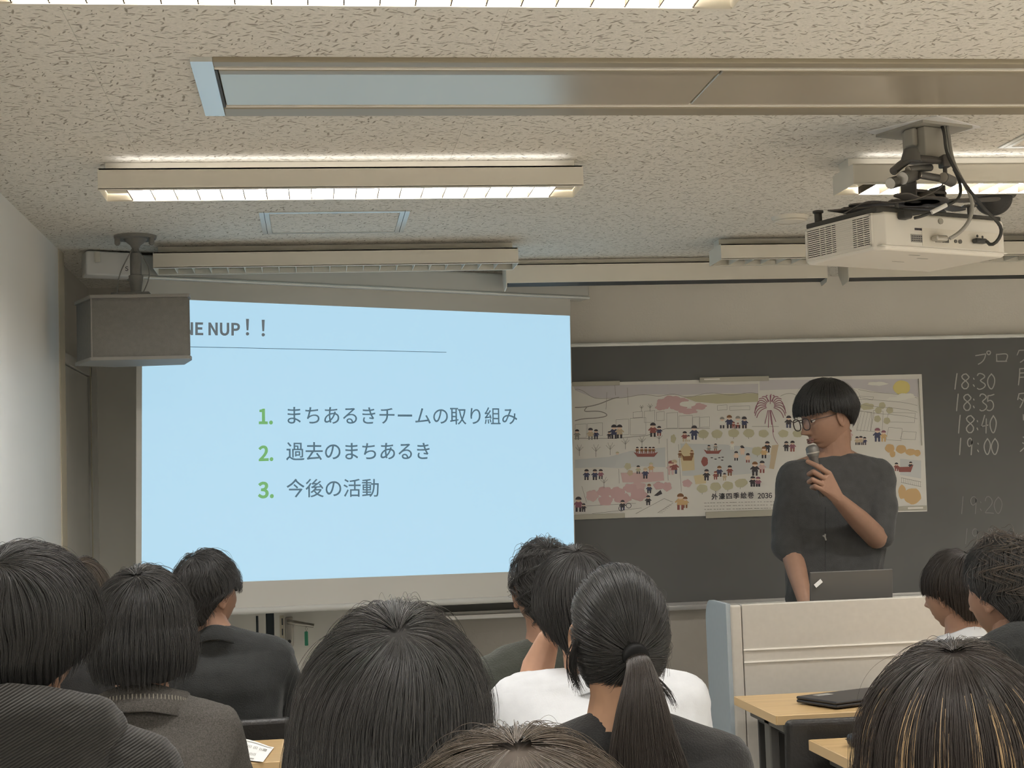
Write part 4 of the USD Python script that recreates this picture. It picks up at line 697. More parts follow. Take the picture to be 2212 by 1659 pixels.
# ================================================================ lectern
le = thing('lectern', 'pale grey lectern desk with two white front lines', 'lectern', (2.0, 5.3, 0))
ly0, ly1, lz = 5.10, 5.43, 1.004
lx0, lx1 = 1.412, 3.05
part(le, 'front_panel', rbox(lx0, lx1, ly0, ly0+.03, .02, lz, .004), 'lectern')
part(le, 'front_edge_post', rbox(1.372, lx0-.0015, ly0-.002, ly0+.03, .02, lz-.001, .008, 12), 'lectern', 40)
yz = unary_union([sbox(ly0+.004, .02, ly0+.285, lz-.07), sbox(ly0+.004, .02, ly0+.215, lz+.004), affinity.scale(Point(ly0+.215, lz-.07).buffer(.07, quad_segs=10), 1, 1.057)])
part(le, 'end_panel', prism(yz.buffer(0), 'x', 1.358, 1.374), 'lectern_end', 40, 'blue-grey rounded end panel')
part(le, 'top_board', rbox(1.372, lx1, ly0+.03, ly1, lz-.115, lz-.09, .004), 'lectern')
part(le, 'back_rail', rbox(1.372, lx1, ly1-.03, ly1, .3, lz-.115, .004), 'lectern')
part(le, 'far_end_panel', rbox(lx1, lx1+.03, ly0, ly1, .02, lz, .01), 'lectern_end')
for zz in (.852, .811): part(le, 'white_line', bx(lx0, lx1, ly0-.0035, ly0+.002, zz-.0025, zz+.0025), 'line_white', False)
part(le, 'plinth', bx(1.36, lx1, ly0+.03, ly1-.03, 0, .02), 'desk_dark', False)
zt = lz-.09
# presenter's laptop
a, b_ = at(1750, 1298, 5.20), at(1925, 1294, 5.20); tp = at(1746, 1242, 5.20)[2]
lp = thing('laptop', 'open grey laptop seen from behind on the lectern', 'laptop', ((a[0]+b_[0])/2, 5.3, zt))
hyp = tp-zt
part(lp, 'lid', frame_map(rbox(a[0]-.003, b_[0]+.003, 0, hyp, -.004, .004, .003), (0, 5.205, zt+.012), np.array([1., 0, 0]), np.array([0, -.14, .99]), np.array([0, -.99, -.14])), 'laptop_grey')
part(lp, 'base', rbox(a[0], b_[0], 5.205, 5.415, zt+.0005, zt+.014, .004), 'laptop_grey')
q = at(1767, 1260, 5.18); ang = math.radians(38)
part(lp, 'sticker', frame_map(bx(-.0155, .0155, -.007, .007, 0, .001), (q[0], 5.200-.14*(q[2]-zt-.012)-.0045, q[2]), np.array([math.cos(ang), 0, math.sin(ang)]), np.array([-math.sin(ang), -.14, math.cos(ang)]), np.array([0, -1., -.14])), 'paper_white', False, 'white sticker')

# ================================================================ desks, laptop, papers
def desk(x0, x1, y0, y1, label, z=.72, open_left=True):
    t = thing('classroom_desk', label, 'desk', ((x0+x1)/2, (y0+y1)/2, 0), 'classroom desks')
    part(t, 'desktop', rbox(x0, x1, y0, y1, z-.028, z, .002), 'wood')
    part(t, 'front_edge', rbox(x0, x1, y0-.003, y0+.001, z-.028, z-.0005, .0015), 'wood_edge')
    part(t, 'side_edge', rbox(x0-.003, x0+.001, y0, y1, z-.028, z-.0005, .0015), 'wood_edge')
    part(t, 'side_edge', rbox(x1-.001, x1+.003, y0, y1, z-.028, z-.0005, .0015), 'wood_edge')
    part(t, 'modesty_panel', rbox(x0+.06, x1-.06, y1-.06, y1-.045, .30, z-.029, .003), 'desk_dark')
    part(t, 'shelf', rbox(x0+.06, x1-.06, y0+.12, y1-.062, z-.078, z-.070, .003), 'desk_dark')
    for xx in (x0+.035, x1-.065):
        part(t, 'leg', cat([rbox(xx, xx+.03, y0+.20, y0+.26, .03, z-.029, .006), rbox(xx, xx+.03, y0+.02, y1-.03, 0, .032, .008), rbox(xx, xx+.03, y0+.05, y1-.05, z-.06, z-.029, .004)]), 'steel_dark')
    part(t, 'brace', tube([(x0+.09, y0+.05, z-.03), (x0+.13, y0+.10, z-.13)], .003, 6), 'chrome')
    return t
desk(1.335, 3.05, 4.49, 4.955, 'maple classroom desk in front of the lectern with a closed black laptop')
desk(1.29, 3.05, 3.60, 4.045, 'maple classroom desk at the lower right with a small black case')
desk(-.93, -.115, 4.165, 4.55, 'maple classroom desk at the lower left with a printed handout')
lc = [atz(1719, 1503, .745), atz(1806, 1516, .745), atz(1905, 1506, .745)]
e1 = lc[1]-lc[0]; e1[2] = 0; e2 = np.array([e1[1]*-1, e1[0], 0]); e2 = -e2 if e2[0] < 0 else e2
ln = np.linalg.norm(e1); e1 /= ln; e2 /= np.linalg.norm(e2)
t = thing('laptop', 'closed black laptop on the desk in front of the lectern', 'laptop', (lc[0][0], lc[0][1], .72))
O_ = np.array([lc[0][0], lc[0][1], .7205])
mp = lambda m_: frame_map(m_, O_, e1, e2, np.array([0, 0, 1.]))
part(t, 'base', mp(rbox(0, ln, 0, .32, .004, .014, .004)), 'laptop')
part(t, 'lid', mp(rbox(0, ln, 0, .32, .0145, .024, .004)), 'laptop')
part(t, 'lid_badge', mp(bx(.02, .05, .05, .11, .0238, .0243)), 'label_grey', False)
part(t, 'foot', mp(cat([bx(.02, .05, .02, .3, 0, .004), bx(ln-.05, ln-.02, .02, .3, 0, .004)])), 'black', False)
c = atz(1851, 1611, .722)
t = thing('glasses_case', 'small black case lying on the lower right desk beside the highlighted hair', 'case', (c[0], c[1], .72))
part(t, 'body', rbox(c[0]-.02, c[0]+.13, c[1]-.03, c[1]+.03, .7205, .752, .012, 12), 'laptop')
part(t, 'seam', bx(c[0]-.0205, c[0]+.1305, c[1]-.0305, c[1]+.0305, .735, .7365), 'black', False)
# the handout
pq = [atz(478, 1596, .7225), atz(592, 1615, .7225), atz(568, 1647, .7225), atz(470, 1636, .7225)]
t = thing('handout', 'white printed handout curling on the lower left desk', 'paper sheet', (pq[0][0], pq[0][1], .72))
def sheet(u, v):
    p = (pq[0]*(1-u)+pq[1]*u)*(1-v)+(pq[3]*(1-u)+pq[2]*u)*v
    return p+np.array([0, 0, .0012+.010*(1-v)**2*math.sin(math.pi*min(1, u*1.1))])
uu, vv = np.linspace(0, 1, 12), np.linspace(0, 1, 10)
gv = [sheet(u, v) for v in vv for u in uu]; gf = [[j*12+i, j*12+i+1, (j+1)*12+i+1, (j+1)*12+i] for j in range(9) for i in range(11)]
part(t, 'sheet', cat([trimesh.Trimesh(*V((gv, [f[::-1] for f in gf]))[:2], process=False)]), 'paper_white', True)
pr_ = []
def bar(u0, u1, v0, v1):
    q = [sheet(u, v)+np.array([0, 0, .0008]) for u, v in ((u0, v0), (u0, v1), (u1, v1), (u1, v0))]
    pr_.append(trimesh.Trimesh(q, [[0, 1, 2], [0, 2, 3]], process=False))
for k in range(10): bar(k*.095+.02, k*.095+.115, .075, .10)
for r_, (v0, u_hi) in enumerate(((.22, .9), (.58, .85))):
    for k in range(26):
        if rng.random() > .15: bar(.12+k*.029, .132+k*.029, v0+.03*rng.random(), v0+.15)
bar(.2, .36, .34, .42); bar(.86, .92, .22, .36); bar(.05, .42, .86, .90); bar(.46, .78, .86, .92)
part(t, 'print', cat(pr_), 'label_grey', False)

# ================================================================ chairs
def chair_mesh_parts(t, O, rot):
    R = rot_z(rot)
    def T(m_):
        m_ = m_.copy(); m_.vertices = m_.vertices@R.T+O; return m_
    part(t, 'seat', T(rbox(-.21, .21, -.20, .21, .395, .435, .018, 12)), 'leather')
    bk = rbox(-.205, .205, -.018, .018, .48, .765, .017, 12); bk = bk.subdivide().subdivide()
    v = bk.vertices; v[:, 1] += -.22-.10*(v[:, 2]-.5)-.35*(.205**2-v[:, 0]**2)*.8+.02; bk.vertices = v
    part(t, 'backrest', T(bk), 'leather', 40)
    for sx_ in (-1, 1):
        part(t, 'leg', T(tube([(sx_*.19, .18, .40), (sx_*.20, .21, 0)], .011, 10)), 'steel_dark')
        part(t, 'leg', T(tube([(sx_*.19, -.19, .40), (sx_*.20, -.23, 0)], .011, 10)), 'steel_dark')
        part(t, 'back_post', T(tube(spline([(sx_*.19, -.15, .40), (sx_*.195, -.205, .45), (sx_*.19, -.212, .52), (sx_*.185, -.222, .60)], 8), .009, 8)), 'steel_dark')
def chair(label, x, y, rot=0, first=[None]):
    if first[0] is None:
        t = thing('classroom_chair', label, 'chair', (x, y, 0), 'black classroom chairs'); first[0] = t
        chair_mesh_parts(t, np.array([x, y, 0.]), 0)
        return t
    return copy_thing(first[0], (x, y, 0), label, math.degrees(rot))
chair('empty black classroom chair tucked under the desk in front of the lectern', 1.45, 4.34)
chair('empty black classroom chair right of the desk with the printed handout', .125, 4.46)
# ================================================================ projector on its ceiling mount
C0 = np.array([1.531, 3.985, 2.032]); pu = np.array([.926, .378, 0.]); pv = np.array([-.378, .926, 0.])*1.0
# the side face runs a little more to the left than square: follow the survey
pr = thing('ceiling_projector', 'white data projector hanging from the ceiling, seen from its connector side', 'projector', (1.75, 4.16, ZC))
PW, PD, PH = .485, .305, .116
Q = lambda m_: frame_map(m_, C0, pu, pv, np.array([0, 0, 1.]))
part(pr, 'body', Q(tm(hull([((x, y, z), .012) for x, y in ((.03, .012), (.012, .03), (PW-.012, .012), (PW-.012, PD-.012), (.012, PD-.012)) for z in (.012, PH-.020)], 12))), 'projector', 40)
part(pr, 'base_rim', Q(rbox(.008, PW+.004, -.002, PD-.004, .010, .014, .002)), 'projector')
part(pr, 'top_tray', Q(rbox(.004, PW-.004, .008, PD-.004, PH-.012, PH+.004, .004)), 'projector_dark')
part(pr, 'side_grille_back', Q(bx(-.0012, .004, .03, PD-.016, .018, PH-.020)), 'projector_in', False)
part(pr, 'grille_frame', Q(cat([bx(-.004, .002, .022, .030, .012, PH-.014), bx(-.004, .002, PD-.016, PD-.008, .012, PH-.014), bx(-.004, .002, .022, PD-.008, .010, .018), bx(-.004, .002, .022, PD-.008, PH-.020, PH-.013)])), 'projector', False)
part(pr, 'grille_slats', Q(cat([bx(-.0035, .001, .03, PD-.016, z-.0018, z+.0018) for z in np.linspace(.022, PH-.024, 13)]+[bx(-.003, .001, y-.0012, y+.0012, .018, PH-.020) for y in (.055, .082, .185, .212, .235)])), 'projector', False, kind='stuff')
part(pr, 'grille_plain_panel', Q(bx(-.0028, .001, .098, .168, .018, PH-.020)), 'projector', False)
part(pr, 'connector_panel', Q(bx(.16, PW-.03, -.0012, .004, .018, .068)), 'enamel', False)
part(pr, 'info_label', Q(bx(.118, .160, -.0016, .004, .026, .048)), 'label_grey', False)
part(pr, 'label_print', Q(cat([bx(.120+i*.0068, .124+i*.0068, -.0022, -.001, .029+j*.006, .032+j*.006) for i in range(6) for j in range(3)])), 'print_dark', False)
part(pr, 'name_print', Q(cat([bx(.134+i*.0055, .1378+i*.0055, -.0018, 0, .060, .066) for i in range(5)])), 'print_dark', False)
part(pr, 'rear_knob', Q(tube([(.232, .002, .090), (.232, -.004, .090)], .0085, 16)), 'mount')
part(pr, 'connector', Q(cat([bx(.235, .256, -.006, .002, .030, .044), bx(.208, .228, -.008, .002, .030, .042), tube([(.285, .002, .036), (.285, -.004, .036)], .005, 12), tube([(.302, .002, .036), (.302, -.005, .036)], .006, 12)])), 'steel_dark')
part(pr, 'audio_jack', Q(cat([tube([(x, .002, z), (x, -.002, z)], .004, 10) for x, z in ((.388, .040), (.372, .040), (.372, .056), (.392, .054))])), 'projector_dark')
part(pr, 'vga_plug', Q(rbox(.188, .232, -.030, -.004, .030, .046, .005)), 'chrome', 35)
part(pr, 'power_plug', Q(cat([rbox(.068, .098, -.034, -.002, .084, .108, .005), tube([(.098, -.02, .100), (.135, -.03, .104)], [.008, .005], 10)])), 'cable_black', 35)
part(pr, 'din_plug', Q(rbox(.345, .388, -.026, -.004, .032, .046, .005)), 'cable_black', 35)
part(pr, 'front_post', Q(tube([(.03, PD-.03, PH), (.03, PD-.03, PH+.032), (.03, PD-.03, PH+.034), (.03, PD-.03, PH+.040)], [.011, .011, .0155, .0155], 16)), 'projector_dark', 35)
part(pr, 'under_label', Q(cat([bx(.16, .20, .05, .056, -.0005, .002), bx(.23, .27, .09, .096, -.0005, .002), bx(.20, .245, .16, .164, -.0005, .002)])), 'label_grey', False)
Wp = lambda px, py, Y: at(px, py, Y)
# mount: ceiling plates, post, joint, bracket plate
mc = np.array([1.755, 4.175])
pm = thing('projector_mount', 'grey jointed ceiling mount carrying the projector', 'projector mount', (mc[0], mc[1], ZC))
sq = lambda s, z0, z1, rot=.38+math.pi/4*0: prism(affinity.rotate(sbox(mc[0]-s, mc[1]-s, mc[0]+s, mc[1]+s), math.degrees(rot)), 'z', z0, z1)
part(pm, 'ceiling_plate', sq(.115, ZC-.004, ZC-.0002, .62), 'white_soft', False, 'white cover plate')
part(pm, 'mount_plate', sq(.095, ZC-.012, ZC-.004, .38), 'mount', False)
part(pm, 'post', frame_map(rbox(-.043, .043, -.045, .045, ZC-.105, ZC-.012, .004), (mc[0]-.012, mc[1]-.03, 0), pu, pv, np.array([0, 0, 1.])), 'mount')
for bb_ in (rbox(-.062, -.043, -.02, .02, ZC-.065, ZC-.012, .006), rbox(.062, .078, -.02, .02, ZC-.07, ZC-.012, .006)):
    part(pm, 'cable_holder', frame_map(bb_, (mc[0]-.012, mc[1]-.03, 0), pu, pv, np.array([0, 0, 1.])), 'mount')
Y0 = 4.08
part(pm, 'collar', tube([Wp(1968, 322, Y0), Wp(1968, 350, Y0)], [.020, .030], 16), 'steel_dark')
part(pm, 'cross_arm', tube([Wp(1955, 342, Y0), Wp(2010, 345, Y0), Wp(2050, 350, Y0)], [.013, .011, .009], 12), 'mount_dark')
part(pm, 'swivel_rod', tube([Wp(1930, 370, Y0-.02), Wp(1945, 357, Y0), Wp(1962, 345, Y0)], .012, 12), 'steel_dark')
for (pa, pb, r) in (((1950, 385, Y0-.05), (1978, 375, Y0+.01), .019), ((1962, 366, Y0-.03), (2010, 362, Y0+.02), .010), ((1988, 378, Y0-.02), (2046, 388, Y0), .0105), ((1924, 396, Y0-.05), (1950, 388, Y0), .016), ((2038, 384, Y0-.02), (2056, 392, Y0+.01), .016)):
    a, b_ = Wp(*pa), Wp(*pb); d = (b_-a)/np.linalg.norm(b_-a)
    cyl = part(pm, 'joint_cylinder', tube([a, b_], r, 18), 'steel_dark', 35)
    part(cyl, 'end_cap', tube([a-d*.003, a+d*.001], r*.92, 18), 'chrome', 35)
part(pm, 'lever', tube([Wp(2040, 345, Y0), Wp(2043, 395, Y0)], .006, 10), 'mount_dark')
part(pm, 'clamp_block', cat([rbox(*np.r_[Wp(2032, 356, Y0)[0], Wp(2052, 356, Y0)[0], Y0-.02, Y0+.02, Wp(2040, 362, Y0)[2], Wp(2040, 336, Y0)[2]], .004)]), 'mount_dark')
zb = 2.032+PH+.036
hub = Wp(1990, 418, 4.12)
plate = unary_union([Point(0, 0).buffer(.075, quad_segs=8)]+[LineString([(0, 0), p]).buffer(.024) for p in ((-.15, .10), (.19, .05), (.17, -.10), (-.13, -.06))]).difference(unary_union([affinity.scale(Point(-.035, .0).buffer(.020), 1.4, .8), affinity.scale(Point(.035, .015).buffer(.012), 1.3, .8), affinity.scale(Point(.10, -.03).buffer(.016), 1.6, .5)]))
part(pm, 'bracket_plate', frame_map(prism(plate, 'z', 0, .004), (hub[0], hub[1], zb), pu, pv, np.array([0, 0, 1.])), 'mount_dark', False)
part(pm, 'hub', tube([(hub[0], hub[1], zb), (hub[0], hub[1], zb+.03)], [.05, .03], 20), 'mount_dark', 35)
part(pm, 'joint_bracket', frame_map(cat([rbox(-.05, .07, -.03, .03, .022, .032, .003), rbox(-.05, -.044, -.03, .03, .0, .055, .002), rbox(.06, .066, -.03, .03, 0, .05, .002)]), (hub[0], hub[1], zb), pu, pv, np.array([0, 0, 1.])), 'mount_dark')
for fx, fy in ((.08, .20), (.40, .19), (.40, .05), (.13, .06)):
    q = C0+pu*fx+pv*fy
    part(pm, 'leg_post', tube([(q[0], q[1], 2.032+PH+.002), (q[0], q[1], zb+.005)], .006, 10), 'steel_dark')
    part(pm, 'arm', rbox(q[0]-.02, q[0]+.02, q[1]-.012, q[1]+.012, zb-.002, zb+.003, .001), 'mount_dark')
fin = prism(Polygon([tuple((C0+pu*a+pv*b)[:2]) for a, b in ((-.0, .20), (.10, .10), (.30, .06), (.36, .10), (.20, .24))]), 'z', zb-.012, zb-.008)
part(pm, 'cover_fin', fin, 'mount_dark', False)
# cables
def cable(name, label, pts, r, m, n=40):
    q = spline([Wp(*p) for p in pts], n)
    t = thing(name, label, 'cable', q[0]); part(t, 'cord', tube(q, r, 8), m, True); return t
k = cable('projector_cable', 'black cable from the ceiling down to the right of the projector', [(2034, 270, 4.10), (2042, 310, 4.03), (2052, 345, 3.98), (2075, 385, 3.97), (2105, 425, 3.97), (2140, 465, 3.98), (2163, 500, 4.0), (2158, 515, 4.0), (2132, 522, 4.05)], .0048, 'cable_black')
k = cable('projector_cable', 'grey cable curving from the mount to the projector sockets', [(2046, 272, 4.10), (2052, 315, 4.04), (2064, 360, 4.0), (2085, 400, 3.98), (2100, 440, 3.97), (2096, 470, 3.97), (2078, 497, 3.97), (2052, 515, 3.97)], .0052, 'cable_grey')
k = cable('projector_cable', 'thin black power lead from the mount to the projector plug', [(2060, 365, 4.0), (2074, 400, 3.99), (2072, 425, 3.98), (2040, 446, 3.97), (2005, 462, 3.96), (1975, 471, 3.955)], .0042, 'cable_black')
part(k, 'lead_label', tube([Wp(2012, 459, 3.955), Wp(2044, 443, 3.962)], .0062, 10), 'white_soft')
k = cable('projector_cable', 'thin safety wire looping beneath the mount arms', [(2036, 398, 4.06), (2010, 418, 4.0), (1970, 432, 3.99), (1920, 437, 4.02), (1875, 436, 4.06), (1840, 452, 4.1), (1822, 462, 4.12)], .0022, 'mount_dark')
# ================================================================ people
def gauss(x, c, w): return np.exp(-((x-c)/w)**2)
def head_local(sub=4):
    d = trimesh.creation.icosphere(subdivisions=sub).vertices; f = trimesh.creation.icosphere(subdivisions=sub).faces
    x, y, z = d.T
    p = np.column_stack([x*.075, y*.094, z*.113])
    low = np.clip(-z, 0, 1); fr = np.clip(y, 0, 1); bk = np.clip(-y, 0, 1)
    p[:, 0] *= 1-.30*low**1.6; p[:, 1] *= 1-.34*low**1.4*bk; p[:, 1] += -.006*bk*np.clip(z+.4, 0, 1)
    p[:, 1] *= 1+.02*fr*low
    p[:, 0] *= 1-.06*np.clip(z, 0, 1)**2
    X, Z = p[:, 0], p[:, 2]; on = (y > .15)*np.clip((y-.15)/.3, 0, 1)
    dy = .026*gauss(X, 0, .010)*np.clip((.012-Z)/.045, 0, 1)*(Z > -.047)*np.clip((Z+.047)/.010, 0, 1)
    dy += .011*gauss(np.abs(X), .011, .008)*gauss(Z, -.036, .009)
    dy += .005*gauss(Z, .026, .010)*gauss(X, 0, .045)
    dy -= .010*gauss(np.abs(X), .031, .016)*gauss(Z, .008, .012)
    dy += .0075*gauss(X, 0, .020)*(gauss(Z, -.060, .006)+gauss(Z, -.073, .007)) - .004*gauss(X, 0, .022)*gauss(Z, -.0665, .0025)
    dy += .009*gauss(X, 0, .022)*gauss(Z, -.098, .014)-.004*gauss(X, 0, .03)*gauss(Z, -.083, .006)
    dy += .004*gauss(np.abs(X), .045, .016)*gauss(Z, -.018, .018)
    p[:, 1] += dy*on
    return p, f
HEAD = {k: head_local(k) for k in (4, 5)}
def to_man(v, f):
    return m3.Manifold(m3.Mesh(vert_properties=np.ascontiguousarray(v, np.float32), tri_verts=np.ascontiguousarray(f, np.uint32)))
def ear_man():
    e = m3.Manifold.sphere(1, 24).scale([.0085, .018, .031]); e = e-m3.Manifold.sphere(1, 20).scale([.007, .011, .019]).translate([.0065, .003, .003])
    e = e+m3.Manifold.sphere(1, 12).scale([.007, .008, .010]).translate([0, .004, -.024])
    e = e+m3.Manifold.sphere(1, 10).scale([.005, .004, .007]).translate([0, .010, -.004])
    return e
EAR = tm(ear_man())
def R_head(yaw, pitch=0, roll=0):
    return rot_z(yaw)@rot_x(pitch)@rot_y(roll)
def bone(a, ra, b, rb, seg=14):
    return hull([(a, ra), (b, rb)], seg)
def union(ms): return m3.Manifold.batch_boolean(ms, m3.OpType.Add)
def smooth_body(man, length=.02, it=10, fold=0, fscale=16, seed=0, stretch=(1, 1, 1)):
    t = tm(man.refine_to_length(length)); t.merge_vertices()
    trimesh.smoothing.filter_taubin(t, iterations=it)
    if fold:
        q = t.vertices*np.array(stretch)
        n = meshkit.fbm(q*fscale, 3, seed)-.5; n2 = np.abs(meshkit.noise(q*fscale*.6+5, seed+3)-.5)
        t.vertices = t.vertices+t.vertex_normals*((n*1.2+(.25-n2)*.9)*fold)[:, None]
    return t
def hand_bones(wrist, fwd, palm_n, side, s=1.0, curl=.35, spread=.10):
    """a hand from the wrist along fwd, palm facing palm_n; side +1 puts the thumb at fwd x palm_n"""
    fwd = fwd/np.linalg.norm(fwd); palm_n = palm_n-fwd*(palm_n@fwd); palm_n /= np.linalg.norm(palm_n); lat = np.cross(fwd, palm_n)*side
    kn = [wrist+fwd*(.085*s)+lat*(o*s) for o in (.030, .010, -.010, -.028)]
    out = [hull([(wrist, .021*s), (wrist+fwd*.03*s+lat*.018*s, .016*s), (kn[0], .0125*s), (kn[3], .0115*s), (kn[1], .0125*s)], 10)]
    for i, (k, L) in enumerate(zip(kn, (.070, .080, .074, .056))):
        d = fwd+lat*spread*(1.5-i)*.6; d /= np.linalg.norm(d); p = k; r = .0092*s
        for j, (seg_, cu) in enumerate(zip((.45, .32, .23), (curl*.8, curl*1.6, curl*2.1))):
            dd = d*math.cos(cu)+palm_n*math.sin(cu); q = p+dd*L*seg_*s
            out.append(bone(p, r, q, r*.9, 8)); p, r = q, r*.9
    th = [wrist+fwd*.02*s+lat*.022*s, wrist+fwd*.05*s+lat*.046*s+palm_n*.016*s, wrist+fwd*.082*s+lat*.048*s+palm_n*.03*s, wrist+fwd*.104*s+lat*.042*s+palm_n*.04*s]
    for a, b_, r in zip(th[:-1], th[1:], (.013, .0115, .0095)): out.append(bone(a, r*s, b_, r*s*.88, 8))
    return out

def joints_seated(hc, s, byaw, sw, lean=0.0):
    Rb = rot_z(byaw); J = {}
    nb = hc+Rb@np.array([0, -.028, -.165])*s; J['nb'] = nb
    hip = np.array([nb[0], nb[1], .50])+Rb@np.array([0, -.05-lean, 0]); J['hip'] = hip
    for k, sd in (('l', -1), ('r', 1)):
        J['sh'+k] = nb+Rb@np.array([sd*.158*sw, .0, -.060*s])
        J['el'+k] = J['sh'+k]+Rb@np.array([sd*.055, .10, -.26])
        J['wr'+k] = J['el'+k]+Rb@np.array([-sd*.06, .17, 0]); J['wr'+k][2] = min(J['el'+k][2]-.06, .665)
        J['hp'+k] = hip+Rb@np.array([sd*.095, 0, 0])
        J['kn'+k] = hip+Rb@np.array([sd*.12, .42, .02])
        J['an'+k] = hip+Rb@np.array([sd*.12, .40, -.42])
        J['to'+k] = hip+Rb@np.array([sd*.125, .54, -.465])
    J['R'] = Rb
    return J
def top_bones(J, hc, s, sw, grow=0.0, arms=('l', 'r'), sleeve=1.0):
    R = J['R']; hip, nb = J['hip'], J['nb']; g = grow
    def lv(f, dx, r, dy=0):
        c = hip*(1-f)+nb*f+R@np.array([0, dy, 0]); return [(c+R@np.array([sd*dx, 0, 0]), r+g) for sd in (-1, 1)]
    pel, wai, che = lv(.02, .085, .105), lv(.35, .075*sw, .098, -.01), lv(.70, .085*sw, .108, -.005)
    sh = [(J['shl'], .060+g), (J['shr'], .060+g)]
    ms = [hull(pel+wai), hull(wai+che), hull(che+sh), hull(sh+[(nb+R@np.array([0, -.008, .0]), .058+g*.5)])]
    for k in arms:
        e = J['sh'+k]+(J['el'+k]-J['sh'+k])*min(1, sleeve*2)
        ms.append(bone(J['sh'+k], .058+g, e, .046+g))
        if sleeve > .5: ms.append(bone(J['el'+k], .046+g, J['el'+k]+(J['wr'+k]-J['el'+k])*(2*sleeve-1), .036+g))
    return ms
def leg_bones(J, grow=0.0):
    ms = []
    for k in 'lr':
        ms += [bone(J['hp'+k], .095+grow, J['kn'+k], .062+grow), bone(J['kn'+k], .060+grow, J['an'+k], .045+grow)]
    return ms
def shoes(J):
    return [hull([(J['an'+k]-(0, 0, .032), .042), (J['to'+k]+(0, 0, .0), .032), (J['an'+k]+J['R']@np.array([0, -.02, -.045]), .03)], 12) for k in 'lr']

